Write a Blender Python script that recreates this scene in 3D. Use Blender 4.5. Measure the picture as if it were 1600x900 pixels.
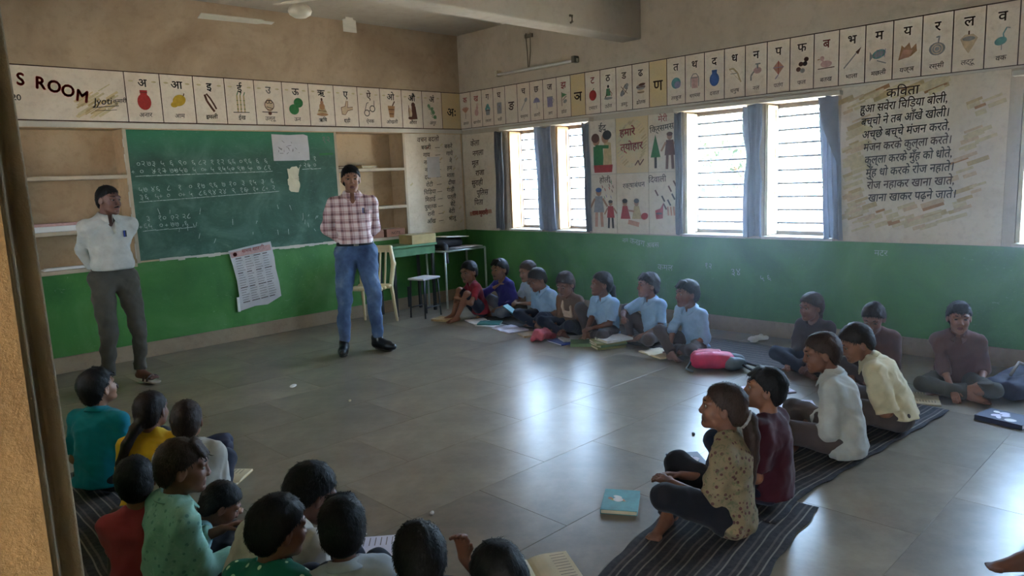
import bpy, bmesh, math, random, re
import numpy as np
from mathutils import Vector, Matrix
for o in list(bpy.data.objects): bpy.data.objects.remove(o)
SC = bpy.context.scene; C = SC.collection; PI = math.pi
# ---------------------------------------------------------------- camera
cam = bpy.data.cameras.new('camera'); cam.lens = 25.81; cam.sensor_width = 36; cam.clip_start = .02
CAM = bpy.data.objects.new('camera', cam); C.objects.link(CAM); SC.camera = CAM
CAM.matrix_world = Matrix(((0.7110, 0.1329, -0.6905, -6.391), (-0.7020, 0.0782, -0.7079, -7.374), (-0.0401, 0.9880, 0.1484, 1.56), (0, 0, 0, 1)))
# ---------------------------------------------------------------- sky, sun, window portals, exposure
w = bpy.data.worlds.new('sky'); SC.world = w; w.use_nodes = True; nt = w.node_tree; bg = nt.nodes['Background']
tcw = nt.nodes.new('ShaderNodeTexCoord'); sep = nt.nodes.new('ShaderNodeSeparateXYZ'); rmp = nt.nodes.new('ShaderNodeValToRGB')
nt.links.new(tcw.outputs['Generated'], sep.inputs[0]); nt.links.new(sep.outputs['Z'], rmp.inputs[0]); nt.links.new(rmp.outputs[0], bg.inputs['Color'])
rmp.color_ramp.elements[0].position = 0.0; rmp.color_ramp.elements[0].color = (.54, .77, 1, 1); rmp.color_ramp.elements[1].position = .7; rmp.color_ramp.elements[1].color = (.40, .62, 1, 1)
bg.inputs['Strength'].default_value = 9.0
sun = bpy.data.lights.new('sun', 'SUN'); sun.energy = 22; sun.angle = math.radians(1); sun.color = (1, .93, .82)
so = bpy.data.objects.new('sun', sun); C.objects.link(so); so.rotation_euler = (math.radians(-32), 0, 0); so.location = (0, -20, 30)
so.rotation_euler = Vector((0, .55, -1)).to_track_quat('-Z', 'Y').to_euler()
def portal(loc, normal, sx, sy):
    l = bpy.data.lights.new('portal', 'AREA'); l.shape = 'RECTANGLE'; l.size = sx; l.size_y = sy; l.cycles.is_portal = True
    o = bpy.data.objects.new('portal', l); C.objects.link(o); o.location = loc; o.rotation_euler = Vector(normal).to_track_quat('-Z', 'Z').to_euler(); return o
WIN_R = [(-1.37, -.85), (-2.12, -1.63), (-4.0, -3.33), (-4.80, -4.17), (-6.75, -6.12), (-7.6, -6.92)]
WIN_L = [(-3.9, -2.6), (-1.7, -1.1)]
for a, b in WIN_R: portal((.3, (a + b) / 2, 1.52), (-1, 0, 0), b - a + .05, 1.25)
for a, b in WIN_L: portal((-6.6, (a + b) / 2, 1.52), (1, 0, 0), b - a, 1.25)
portal((-6.6, -7.42, 1.1), (1, 0, 0), 1.05, 2.2)
SC.view_settings.view_transform = 'Standard'; SC.view_settings.look = 'None'; SC.view_settings.gamma = 1; SC.view_settings.use_curve_mapping = False
SC.view_settings.exposure = 2.5
# ---------------------------------------------------------------- materials
MAT = {}
def lin(r, g, b):
    f = lambda c: (c / 255 / 12.92) if c / 255 <= .04045 else ((c / 255 + .055) / 1.055) ** 2.4
    return (f(r), f(g), f(b))
class NT:
    def __init__(s, name):
        s.m = bpy.data.materials.new(name); s.m.use_nodes = True; s.t = s.m.node_tree; s.b = s.t.nodes['Principled BSDF']; MAT[name] = s.m
    def n(s, t, **k):
        x = s.t.nodes.new('ShaderNode' + t)
        for a, v in k.items():
            if a in x.inputs: x.inputs[a].default_value = v
            else: setattr(x, a, v)
        return x
    def l(s, a, b): s.t.links.new(a, b)
    def coord(s, kind='Object', scale=(1, 1, 1)):
        c = s.n('TexCoord'); m = s.n('Mapping'); m.inputs['Scale'].default_value = scale; s.l(c.outputs[kind], m.inputs[0]); return m.outputs[0]
    def noise(s, co, scale, detail=4, rough=.55, dist=0):
        x = s.n('TexNoise'); s.l(co, x.inputs['Vector']); x.inputs['Scale'].default_value = scale; x.inputs['Detail'].default_value = detail; x.inputs['Roughness'].default_value = rough; x.inputs['Distortion'].default_value = dist
        return x.outputs['Fac']
    def ramp(s, f, stops, interp='LINEAR'):
        x = s.n('ValToRGB'); s.l(f, x.inputs[0]); e = x.color_ramp.elements; x.color_ramp.interpolation = interp
        while len(e) < len(stops): e.new(.5)
        for i, (p, c) in enumerate(stops): e[i].position = p; e[i].color = (*c, 1) if len(c) == 3 else c
        return x.outputs[0]
    def mix(s, f, a, b, mode='MIX'):
        x = s.n('Mix', data_type='RGBA', blend_type=mode)
        for i, v in ((0, f), (6, a), (7, b)):
            if hasattr(v, 'links'): s.l(v, x.inputs[i])
            elif i == 0: x.inputs[0].default_value = v
            else: x.inputs[i].default_value = (*v, 1)
        return x.outputs[2]
    def bump(s, f, st=.2, d=.01):
        x = s.n('Bump'); x.inputs['Strength'].default_value = st; x.inputs['Distance'].default_value = d; s.l(f, x.inputs['Height']); s.l(x.outputs[0], s.b.inputs['Normal'])
    def col(s, c):
        if hasattr(c, 'links'): s.l(c, s.b.inputs['Base Color'])
        else: s.b.inputs['Base Color'].default_value = (*c, 1)
    def rough(s, v):
        if hasattr(v, 'links'): s.l(v, s.b.inputs['Roughness'])
        else: s.b.inputs['Roughness'].default_value = v
def plain(name, c, r=.7, var=.12, sc=8, bump=.0, bs=60, metal=0, spec=.5, sheen=0):
    m = NT(name); co = m.coord(); f = m.noise(co, sc, 5)
    c2 = tuple(max(0, v * (1 - 2.2 * var)) for v in c); m.col(m.ramp(f, [(.3, c2), (.7, c)])); m.rough(r); m.b.inputs['Metallic'].default_value = metal; m.b.inputs['Specular IOR Level'].default_value = spec
    if bump: m.bump(m.noise(co, bs, 3), bump, .004)
    return m
def cloth(name, c, var=.10, sc=14, r=.88):
    m = NT(name); co = m.coord(); f = m.noise(co, sc, 4); m.col(m.ramp(f, [(.3, tuple(v * (1 - 2 * var) for v in c)), (.7, c)])); m.rough(r); m.b.inputs['Specular IOR Level'].default_value = .2
    a = m.noise(co, 420, 2); m.bump(a, .15, .001); m.b.inputs['Sheen Weight'].default_value = .08; return m
def wallpaint(name, c, dirt, dsc=1.6, amt=.55, speck=None, bump=.25):
    m = NT(name); co = m.coord(); a = m.noise(co, dsc, 7, .62, .6); b = m.noise(co, dsc * 9, 6, .7)
    col = m.mix(m.ramp(a, [(.42, (0, 0, 0)), (.42 + .35, (amt, amt, amt))]), c, dirt); col = m.mix(m.ramp(b, [(.5, (0, 0, 0)), (.78, (.35, .35, .35))]), col, tuple(v * .72 for v in dirt))
    if speck:
        s_ = m.noise(co, 13, 5, .75, .8); col = m.mix(m.ramp(s_, [(.66, (0, 0, 0)), (.74, (.55, .55, .55))]), col, speck)
    m.col(col); m.rough(.82); m.b.inputs['Specular IOR Level'].default_value = .25; m.bump(m.noise(co, 55, 6, .7), bump, .006); return m
wallpaint('plaster_upper', lin(182, 160, 132), lin(136, 110, 84), 1.1, .8, lin(205, 190, 165))
wallpaint('plaster_grey', lin(186, 172, 152), lin(146, 130, 108), 1.0, .7, lin(205, 198, 184))
wallpaint('plaster_cream', lin(205, 178, 142), lin(160, 124, 88), 1.5, .6)
wallpaint('frieze_white', lin(222, 206, 186), lin(190, 164, 138), 2.4, .5)
wallpaint('ceiling_paint', lin(174, 164, 148), lin(144, 132, 114), .9, .5, None)
wallpaint('panel_white', lin(214, 200, 178), lin(176, 152, 122), 2.2, .55)
wallpaint('skyblock_paint', lin(196, 192, 186), lin(170, 166, 160), 1, .5); wallpaint('panel_yellow', lin(208, 182, 134), lin(198, 180, 148), 5, .7)
wallpaint('jamb_ochre', lin(116, 87, 50), lin(92, 66, 38), 9, .7, lin(120, 78, 44), .5)
wallpaint('cement_skirting', lin(158, 140, 116), lin(120, 104, 84), 2.5, .6)
def green_dado():
    m = NT('green_dado'); co = m.coord(); a = m.noise(co, 1.3, 6, .6, .5); c = m.ramp(a, [(.3, lin(44, 96, 40)), (.5, lin(66, 122, 54)), (.72, lin(90, 138, 78))])
    co2 = m.coord('Object', (1, 1, 1.9)); b = m.noise(co2, 20, 8, .78, 1.6); k = m.noise(co, 1.1, 3)
    f = m.n('Math', operation='MULTIPLY'); m.l(m.ramp(b, [(.60, (0, 0, 0)), (.72, (1, 1, 1))]), f.inputs[0]); m.l(m.ramp(k, [(.42, (0, 0, 0)), (.62, (.7, .7, .7))]), f.inputs[1])
    c = m.mix(f.outputs[0], c, lin(176, 196, 168)); sc = m.noise(co, 3.2, 6, .7); c = m.mix(m.ramp(sc, [(.58, (0, 0, 0)), (.8, (.5, .5, .5))]), c, lin(92, 140, 92))
    m.col(c); m.rough(.5); m.b.inputs['Specular IOR Level'].default_value = .4; m.bump(m.noise(co, 40, 5), .2, .005)
green_dado()
def board_mat():
    m = NT('board_green'); co = m.coord(); a = m.noise(co, 2.2, 7, .62, 1.0); z = m.n('SeparateXYZ'); m.l(co, z.inputs[0])
    top = m.ramp(z.outputs['Z'], [(.0, (0, 0, 0)), (1, (1, 1, 1))]); c = m.ramp(a, [(.28, lin(36, 66, 50)), (.5, lin(52, 86, 66)), (.75, lin(92, 120, 102))])
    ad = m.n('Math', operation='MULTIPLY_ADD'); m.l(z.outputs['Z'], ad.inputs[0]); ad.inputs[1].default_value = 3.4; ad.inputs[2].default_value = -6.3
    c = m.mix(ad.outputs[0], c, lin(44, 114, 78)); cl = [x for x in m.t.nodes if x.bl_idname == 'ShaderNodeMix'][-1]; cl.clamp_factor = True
    b = m.noise(m.coord('Object', (1, 1, 2.5)), 14, 8, .8, 1); c = m.mix(m.ramp(b, [(.56, (0, 0, 0)), (.85, (.55, .55, .55))]), c, lin(150, 172, 156)); m.col(c); m.rough(.75); m.bump(m.noise(co, 60, 5), .12, .004)
board_mat()
def stone():
    m = NT('kota_stone'); co = m.coord(); oi = m.n('ObjectInfo'); a = m.noise(co, 2.2, 8, .62, .5); b = m.noise(co, 11, 6, .65)
    c = m.ramp(a, [(.28, lin(96, 85, 70)), (.5, lin(126, 113, 95)), (.75, lin(156, 142, 119))]); c = m.mix(.35, c, m.ramp(b, [(.35, lin(96, 90, 80)), (.65, lin(132, 124, 110))]))
    hv = m.n('HueSaturation'); mr = m.n('MapRange'); mr.inputs['To Min'].default_value = .86; mr.inputs['To Max'].default_value = 1.12; m.l(oi.outputs['Random'], mr.inputs['Value']); m.l(mr.outputs[0], hv.inputs['Value']); m.l(c, hv.inputs['Color'])
    m.col(hv.outputs[0]); m.rough(.31); m.b.inputs['Specular IOR Level'].default_value = .42
    m.bump(m.noise(m.coord('Object', (1, 1, 1)), 9, 5, .6), .06, .006)
stone()
plain('joint_dark', lin(100, 91, 78), .9); plain('ground_earth', lin(200, 188, 168), .9, .15, .6); plain('trunk_bark', lin(110, 88, 66), .9, .2, 12, .5)
plain('leaf_green', lin(100, 112, 84), .7, .1, 3); plain('wood_orange', lin(206, 158, 102), .55, .22, 7, .15); plain('wood_pale', lin(214, 202, 164), .55, .14, 7, .1); plain('wood_frame', lin(120, 108, 100), .6, .15, 9)
plain('iron_bar', lin(82, 84, 92), .5, .1, 20, metal=.6); plain('ledge_white', lin(208, 198, 180), .75, .1, 4, .1); plain('shelf_stone', lin(196, 176, 148), .7, .12, 5)

def sheer(name, c, tr=.35):
    m = NT(name); co = m.coord(); col = m.ramp(m.noise(co, 5, 4), [(.3, tuple(v * .8 for v in c)), (.7, c)]); m.col(col); m.rough(.9); m.b.inputs['Specular IOR Level'].default_value = .1; t = m.n('BsdfTranslucent'); m.l(col, t.inputs[0]); x = m.n('MixShader'); x.inputs[0].default_value = tr; o = [q for q in m.t.nodes if q.bl_idname == 'ShaderNodeOutputMaterial'][0]
    m.l(m.b.outputs[0], x.inputs[1]); m.l(t.outputs[0], x.inputs[2]); m.l(x.outputs[0], o.inputs[0])
sheer('curtain_grey', lin(172, 178, 190)); sheer('curtain_dark', lin(128, 130, 134), .2); plain('curtain_beige', lin(150, 136, 112), .9, .14, 16, .4, 500)
plain('ink_black', lin(38, 30, 28), .8, .1); plain('ink_brown', lin(70, 40, 30), .8, .15); plain('ink_red', lin(158, 40, 34), .7, .12, 20); plain('ink_grey', lin(120, 112, 106), .8); plain('chalk', lin(196, 206, 192), .95, .3, 60)
for n, c in dict(red=(170, 44, 38), yellow=(196, 158, 40), brown=(96, 52, 32), green=(44, 112, 56), leafgreen=(94, 140, 92), orange=(176, 128, 84), blue=(66, 100, 158), teal=(108, 160, 158), grey=(150, 146, 142), pink=(206, 160, 150), ochre=(192, 166, 118), skin=(170, 122, 90), purple=(150, 140, 168), dark=(52, 44, 42), wash=(206, 188, 146), blush=(196, 140, 112), smudge=(206, 178, 142)).items(): plain('paint_' + n, lin(*c), .8, .12, 30)
plain('paper_white', lin(226, 222, 216), .8, .05, 5); plain('paper_grey', lin(196, 190, 186), .8, .08, 6); plain('paper_cream', lin(214, 200, 166), .8, .1, 8); plain('page_lilac', lin(216, 210, 224), .8, .06, 6)
for n, c in dict(blue=(44, 70, 150), teal=(60, 140, 140), green=(120, 150, 110), olive=(150, 150, 92), tan=(188, 160, 112), pink=(206, 120, 130), brown=(128, 92, 64), navy=(30, 36, 66), white=(220, 216, 210)).items(): plain('cover_' + n, lin(*c), .55, .15, 20)
plain('skin_a', lin(132, 86, 62), .55, .07, 9, .05, 300); plain('skin_b', lin(116, 74, 54), .55, .07, 9, .05, 300); plain('skin_c', lin(146, 100, 74), .55, .07, 9, .05, 300); plain('skin_d', lin(98, 62, 48), .55, .07, 9, .05, 300)
plain('lips', lin(104, 58, 48), .5); plain('eye_white', lin(128, 118, 110), .3, .02); plain('eye_dark', lin(22, 14, 12), .15, .02)
def hair(name, c):
    m = NT(name); f = m.noise(m.coord('Object', (1, 1, .25)), 190, 4, .6, .6); m.col(m.ramp(f, [(.35, tuple(v * .5 for v in c)), (.7, c)])); m.rough(.6); m.b.inputs['Specular IOR Level'].default_value = .25; m.bump(f, .4, .003)
hair('hair_black', lin(24, 20, 19)); hair('hair_brown', lin(40, 29, 24)); hair('hair_midbrown', lin(62, 45, 37))  # black, dark brown and a paler brown hair
plain('band_grey', lin(150, 144, 140), .6); plain('belt_black', lin(24, 22, 22), .35); plain('metal', lin(190, 186, 180), .3, metal=1); plain('shoe_black', lin(22, 20, 20), .3); plain('sole_dark', lin(44, 40, 38), .8); plain('sandal_sole', lin(206, 186, 164), .7); plain('sandal_strap', lin(60, 40, 30), .6); plain('pen_blue', lin(40, 60, 140), .4); plain('pen_dark', lin(30, 30, 34), .4)
for n, c in dict(uniform_blue=(144, 172, 198), uniform_pale=(170, 180, 186), shirt_white=(180, 176, 166), shirt_cream=(196, 180, 144), shirt_grey=(172, 170, 160), teal_shirt=(0, 112, 128), yellow_top=(196, 156, 34), coral_top=(172, 66, 72), maroon_top=(64, 22, 30), brown_dress=(104, 78, 62), red_shirt=(136, 36, 48), purple_shirt=(48, 44, 112), dark_top=(62, 50, 50), rust_top=(92, 62, 52), grey_trouser=(76, 71, 62), navy_trouser=(36, 38, 52), brown_trouser=(80, 68, 64), black_trouser=(32, 30, 34), slate_trouser=(106, 108, 116), pinafore=(206, 178, 156), pink_cloth=(206, 104, 116)).items(): cloth(n, lin(*c))
def jeans():
    m = NT('jeans'); co = m.coord(); f = m.noise(co, 5, 5, .6); c = m.ramp(f, [(.34, lin(50, 66, 98)), (.55, lin(78, 100, 132)), (.74, lin(124, 140, 160))]); m.col(c); m.rough(.85); m.bump(m.noise(co, 500, 2), .2, .001)
jeans()
def plaid():
    m = NT('plaid_shirt'); co = m.coord(); s = m.n('SeparateXYZ'); m.l(co, s.inputs[0]); f = []
    for ax, sc in (('Y', 13.5), ('Z', 13.5)):
        mu = m.n('Math', operation='MULTIPLY'); m.l(s.outputs[ax], mu.inputs[0]); mu.inputs[1].default_value = sc; fr = m.n('Math', operation='FRACT'); m.l(mu.outputs[0], fr.inputs[0])
        f.append(m.ramp(fr.outputs[0], [(0, (.1,) * 3), (.3, (.1,) * 3), (.34, (.8,) * 3), (.58, (.8,) * 3), (.62, (.3,) * 3), (.70, (.3,) * 3), (.74, (.6,) * 3), (.82, (.6,) * 3), (.86, (.1,) * 3)], 'LINEAR'))
    a = m.n('Math', operation='ADD'); m.l(f[0], a.inputs[0]); m.l(f[1], a.inputs[1]); h = m.n('Math', operation='MULTIPLY'); m.l(a.outputs[0], h.inputs[0]); h.inputs[1].default_value = .5
    m.col(m.ramp(h.outputs[0], [(.08, lin(226, 206, 200)), (.45, lin(186, 146, 142)), (.8, lin(124, 88, 92))])); m.rough(.85); m.bump(m.noise(co, 400, 2), .15, .001)
plaid()
def spots(name, base, spot, sc, th, second=None):
    m = NT(name); co = m.coord(); v = m.n('TexVoronoi'); m.l(co, v.inputs['Vector']); v.inputs['Scale'].default_value = sc; c = m.mix(m.ramp(v.outputs['Distance'], [(th, (1, 1, 1)), (th + .06, (0, 0, 0))]), base, spot)
    if second: c = m.mix(m.ramp(m.noise(co, sc * .8, 4, .7, 1), [(.52, (0, 0, 0)), (.62, (.9, .9, .9))]), c, second)
    m.col(c); m.rough(.88); m.bump(m.noise(co, 400, 2), .15, .001)
spots('green_dotted', lin(8, 104, 86), lin(190, 220, 190), 30, .2); spots('mint_print', lin(128, 172, 154), lin(92, 138, 126), 34, .2, lin(142, 182, 166)); spots('floral_print', lin(124, 106, 78), lin(84, 46, 42), 40, .26, lin(92, 92, 62)); spots('teal_print', lin(150, 196, 204), lin(60, 140, 150), 36, .25)
def mat_stripe(name, axis):
    m = NT(name); co = m.coord('UV'); s = m.n('SeparateXYZ'); m.l(co, s.inputs[0]); mu = m.n('Math', operation='MULTIPLY'); m.l(s.outputs['Y'], mu.inputs[0]); mu.inputs[1].default_value = 9; fr = m.n('Math', operation='FRACT'); m.l(mu.outputs[0], fr.inputs[0])
    c = m.ramp(fr.outputs[0], [(0, lin(26, 24, 28)), (.36, lin(26, 24, 28)), (.40, lin(140, 128, 116)), (.46, lin(140, 128, 116)), (.50, lin(40, 32, 32)), (.72, lin(40, 32, 32)), (.76, lin(92, 80, 74)), (.86, lin(92, 80, 74)), (.9, lin(26, 24, 28))])
    c = m.mix(.35, c, m.ramp(m.noise(m.coord(), 40, 4), [(.3, lin(14, 12, 14)), (.7, lin(84, 76, 74))])); m.col(c); m.rough(.95); m.bump(m.noise(m.coord(), 260, 3), .5, .003)
mat_stripe('mat_striped', 1)
plain('plastic_cream', lin(226, 206, 158), .4, .05, 6); plain('steel_white', lin(196, 206, 198), .45, .08, 10, metal=.3); plain('desk_green', lin(84, 130, 84), .6, .15, 8); plain('bag_black', lin(34, 32, 36), .7, .15, 12); plain('carton_brown', lin(150, 100, 76), .8, .1, 10); plain('carton_tan', lin(186, 160, 108), .8, .1, 10); plain('steel_dark', lin(52, 52, 54), .5, .1, 12)
plain('bag_pink', lin(204, 40, 84), .6, .12, 14, .2, 300); plain('bag_pale', lin(226, 128, 148), .6, .1, 14); plain('bag_grey', lin(104, 116, 122), .6, .1, 14); plain('fan_white', lin(206, 196, 176), .45, .1, 5); plain('tube_white', lin(196, 186, 160), .4, .08, 6); plain('wire_grey', lin(110, 100, 84), .7); plain('bag_navy', lin(30, 28, 52), .75, .12, 14)

# ---------------------------------------------------------------- small geometry helpers
class MB:
    """collects shapes, then links them as one mesh object"""
    def __init__(s): s.v = []; s.f = []; s.m = []
    def box(s, lo, hi, mi=0, M=None, bev=0):
        i = len(s.v); p = [(x, y, z) for x in (lo[0], hi[0]) for y in (lo[1], hi[1]) for z in (lo[2], hi[2])]
        s.v += [tuple(M @ Vector(q)) for q in p] if M else p
        s.f += [tuple(i + k for k in q) for q in ((0, 1, 3, 2), (4, 6, 7, 5), (0, 4, 5, 1), (2, 3, 7, 6), (0, 2, 6, 4), (1, 5, 7, 3))]; s.m += [mi] * 6; return s
    def poly(s, pts, mi=0):
        i = len(s.v); s.v += [tuple(p) for p in pts]; s.f.append(tuple(range(i, i + len(pts)))); s.m.append(mi); return s
    def tube(s, pts, r, n=8, mi=0):
        pts = [Vector(p) for p in pts]; rr = r if isinstance(r, (list, tuple)) else [r] * len(pts); i0 = len(s.v)
        for k, p in enumerate(pts):
            d = (pts[min(k + 1, len(pts) - 1)] - pts[max(k - 1, 0)]).normalized(); u = d.cross(Vector((0, 0, 1))); u = u.normalized() if u.length > 1e-3 else Vector((1, 0, 0)); w_ = d.cross(u)
            s.v += [tuple(p + (u * math.cos(2 * PI * j / n) + w_ * math.sin(2 * PI * j / n)) * rr[k]) for j in range(n)]
        for k in range(len(pts) - 1):
            for j in range(n): s.f.append((i0 + k * n + j, i0 + k * n + (j + 1) % n, i0 + (k + 1) * n + (j + 1) % n, i0 + (k + 1) * n + j)); s.m.append(mi)
        s.f.append(tuple(i0 + j for j in range(n))[::-1]); s.m.append(mi); e = i0 + (len(pts) - 1) * n; s.f.append(tuple(e + j for j in range(n))); s.m.append(mi); return s
    def lathe(s, c, prof, n=24, mi=0):
        i0 = len(s.v); c = Vector(c)
        for r, z in prof: s.v += [tuple(c + Vector((r * math.cos(2 * PI * j / n), r * math.sin(2 * PI * j / n), z))) for j in range(n)]
        for k in range(len(prof) - 1):
            for j in range(n): s.f.append((i0 + k * n + j, i0 + k * n + (j + 1) % n, i0 + (k + 1) * n + (j + 1) % n, i0 + (k + 1) * n + j)); s.m.append(mi)
        s.f.append(tuple(i0 + j for j in range(n))[::-1]); s.m.append(mi); e = i0 + (len(prof) - 1) * n; s.f.append(tuple(e + j for j in range(n))); s.m.append(mi); return s
    def build(s, name, mats, parent=None, smooth=False, bevel=0, loc=None):
        me = bpy.data.meshes.new(name); me.from_pydata(s.v, [], s.f)
        for m in (mats if isinstance(mats, (list, tuple)) else [mats]): me.materials.append(MAT[m])
        me.polygons.foreach_set('material_index', s.m)
        if smooth: me.polygons.foreach_set('use_smooth', [True] * len(s.f))
        me.update(); o = bpy.data.objects.new(name, me); C.objects.link(o)
        if parent: o.parent = parent
        if loc: o.location = loc
        if bevel: b = o.modifiers.new('bevel', 'BEVEL'); b.width = bevel; b.segments = 2; b.limit_method = 'ANGLE'
        return o
def tag(o, label=None, cat=None, group=None, kind=None):
    if label: o['label'] = label
    if cat: o['category'] = cat
    if group: o['group'] = group
    if kind: o['kind'] = kind
    return o
def empty(name, loc=(0, 0, 0), rz=0):
    o = bpy.data.objects.new(name, None); C.objects.link(o); o.location = loc; o.rotation_euler = (0, 0, rz); o.empty_display_size = .1; return o
def copy_tree(o, parent=None):
    c = o.copy(); C.objects.link(c)
    if parent: c.parent = parent
    for ch in list(o.children): copy_tree(ch, c)
    return c
def small_box(name, c, d, m, parent):
    h = [v / 2 for v in d]; b = MB().box([c[i] - h[i] for i in range(3)], [c[i] + h[i] for i in range(3)]); o = b.build(name, [m.name if not isinstance(m, str) else m], parent); return o
# lettering: strings become flat meshes; the short i sign is set before its consonants by hand
_glyph = {}
def shape_word(t): return re.sub('((?:[\u0915-\u0939]\u093c?\u094d)*[\u0915-\u0939\u0958-\u095f]\u093c?)\u093f', lambda m: '\u093f' + m.group(1), t)
def glyphs(t, bold=.012):
    bold, b_ = min(bold, 0), bold; key = (t, b_)
    if key in _glyph: return _glyph[key]
    c = bpy.data.curves.new('t', 'FONT'); c.body = shape_word(t); c.size = 1; c.offset = bold; c.resolution_u = 3; o = bpy.data.objects.new('t', c); C.objects.link(o)
    bpy.context.view_layer.update(); me = o.evaluated_get(bpy.context.evaluated_depsgraph_get()).to_mesh()
    v = np.array([q.co[:2] for q in me.vertices]) if len(me.vertices) else np.zeros((0, 2)); f = [tuple(p.vertices) for p in me.polygons]
    o.evaluated_get(bpy.context.evaluated_depsgraph_get()).to_mesh_clear(); bpy.data.objects.remove(o); bpy.data.curves.remove(c); 
    if b_ > 0 and len(v):
        n = len(v); sh_ = [(b_ * .8, 0), (-b_ * .8, 0), (0, b_ * .8), (0, -b_ * .8)]; v = np.concatenate([v + np.array(q) for q in sh_]); f = [tuple(i + n * k for i in p) for k in range(4) for p in f]
    _glyph[key] = (v, f); return v, f
class Flat:
    """flat print on a wall panel, in panel coordinates u (reading direction) and v (up)"""
    def __init__(s): s.v = []; s.f = []; s.m = []; s.mats = []
    def mi(s, m):
        if m not in s.mats: s.mats.append(m)
        return s.mats.index(m)
    def text(s, t, u, v, size, m='ink_black', align='c', rot=0, sx=1, bold=.012, slant=0, lift=.0):
        g, f = glyphs(t, bold)
        if not len(g): return s
        g = g.copy(); x0, x1 = g[:, 0].min(), g[:, 0].max(); g[:, 0] -= {'c': (x0 + x1) / 2, 'l': x0, 'r': x1}[align]; g[:, 0] *= sx; g[:, 0] += g[:, 1] * slant; g *= size; ca, sa = math.cos(rot), math.sin(rot)
        i = len(s.v); s.v += [(u + p[0] * ca - p[1] * sa, v + p[0] * sa + p[1] * ca, lift) for p in g]; s.f += [tuple(i + k for k in q) for q in f]; s.m += [s.mi(m)] * len(f); return s
    def poly(s, pts, m, lift=0): i = len(s.v); s.v += [(p[0], p[1], lift) for p in pts]; s.f.append(tuple(range(i, i + len(pts)))); s.m.append(s.mi(m)); return s
    def ell(s, u, v, a, b, m, rot=0, lift=0, n=18, t0=0, t1=2 * PI):
        ca, sa = math.cos(rot), math.sin(rot); return s.poly([(u + a * math.cos(t) * ca - b * math.sin(t) * sa, v + a * math.cos(t) * sa + b * math.sin(t) * ca) for t in [t0 + (t1 - t0) * k / n for k in range(n + (0 if t1 - t0 > 6.2 else 1))]], m, lift)
    def line(s, pts, w_, m, lift=0):
        for (a, b), (c, d) in zip(pts[:-1], pts[1:]):
            l = math.hypot(c - a, d - b) or 1; nx, ny = -(d - b) / l * w_ / 2, (c - a) / l * w_ / 2; s.poly([(a + nx, b + ny), (a - nx, b - ny), (c - nx, d - ny), (c + nx, d + ny)], m, lift)
        return s
    def ring(s, u, v, r, w_, m, lift=0): return s.line([(u + r * math.cos(t * PI / 8), v + r * math.sin(t * PI / 8)) for t in range(17)], w_, m, lift)
    def build(s, name, parent, org, ux, vx, nx):
        M = Matrix((ux, vx, nx)).transposed(); vs = [tuple(Vector(org) + M @ Vector(p)) for p in s.v]
        me = bpy.data.meshes.new(name); me.from_pydata(vs, [], s.f)
        for m in s.mats: me.materials.append(MAT[m])
        me.polygons.foreach_set('material_index', s.m); me.update(); o = bpy.data.objects.new(name, me); C.objects.link(o); o.parent = parent; return o
BK = ((1, 0, 0), (0, 0, 1), (0, -1, 0)); RT = ((0, -1, 0), (0, 0, 1), (-1, 0, 0))       # reading frames of the back and right walls
# ---------------------------------------------------------------- structure
ZD, ZL, ZT, ZC = .908, 2.206, 2.658, 3.37           # top of green dado, foot and head of the frieze, ceiling
def zones(mb, axis, lo, hi, depth, holes=(), zmax=3.55, mats=(0, 1, 2, 3)):
    """a wall run along one axis, cut by holes (a, b, z0, z1), striped by paint height"""
    xs = sorted({lo, hi, *[h[0] for h in holes], *[h[1] for h in holes]}); zs = sorted({0, ZD, ZL, ZT, zmax, *[h[2] for h in holes], *[h[3] for h in holes]})
    for a, b in zip(xs[:-1], xs[1:]):
        for c, d in zip(zs[:-1], zs[1:]):
            m = ((a + b) / 2, (c + d) / 2)
            if any(h[0] < m[0] < h[1] and h[2] < m[1] < h[3] for h in holes): continue
            mi = mats[0 if m[1] < ZD else 1 if m[1] < ZL else 2 if m[1] < ZT else 3]
            mb.box((a, depth[0], c), (b, depth[1], d), mi) if axis == 'x' else mb.box((depth[0], a, c), (depth[1], b, d), mi)
WM = ['green_dado', 'plaster_cream', 'frieze_white', 'plaster_upper']
N1, N2 = (-4.97, -4.10, .905, 2.145), (-1.87, -.955, .905, 2.145)
mb = MB(); zones(mb, 'x', -6.53, .24, (0, .27), (N1, N2)); mb.box((-6.53, .27, 0), (.24, .45, 3.55), 1); wall_back = tag(mb.build('wall_back', WM), kind='structure')
mb = MB(); zones(mb, 'y', -10.6, 0, (0, .24), [(a, b, .93, 2.125) for a, b in WIN_R]); wall_right = tag(mb.build('wall_right', ['green_dado', 'plaster_grey', 'frieze_white', 'plaster_grey']), kind='structure')
mb = MB(); zones(mb, 'y', -10.6, 0, (-6.53, -6.309), [(a, b, .93, 2.125) for a, b in WIN_L] + [(-7.95, -6.9, -.1, 2.2)]); 
wall_left = tag(mb.build('wall_left', ['green_dado', 'plaster_cream', 'frieze_white', 'plaster_upper']), kind='structure')
mb = MB(); zones(mb, 'x', -6.53, .24, (-10.85, -10.6)); wall_rear = tag(mb.build('wall_rear', WM), kind='structure')
mb = MB().box((-6.53, -6.903, 0), (-6.309, -6.9, 2.2)).box((-6.53, -7.95, 0), (-6.309, -7.947, 2.2)); jm = mb.build('door_reveal', ['jamb_ochre'], wall_left)
mb = MB().box((-6.9, -11, ZC), (.6, .5, ZC + .2)); ceiling = tag(mb.build('ceiling', ['ceiling_paint']), kind='structure')
mb = MB().box((-6.303, -2.84, 2.89), (0, -2.60, ZC)); tag(mb.build('ceiling_beam', ['ceiling_paint'], bevel=.012), kind='structure')
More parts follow.
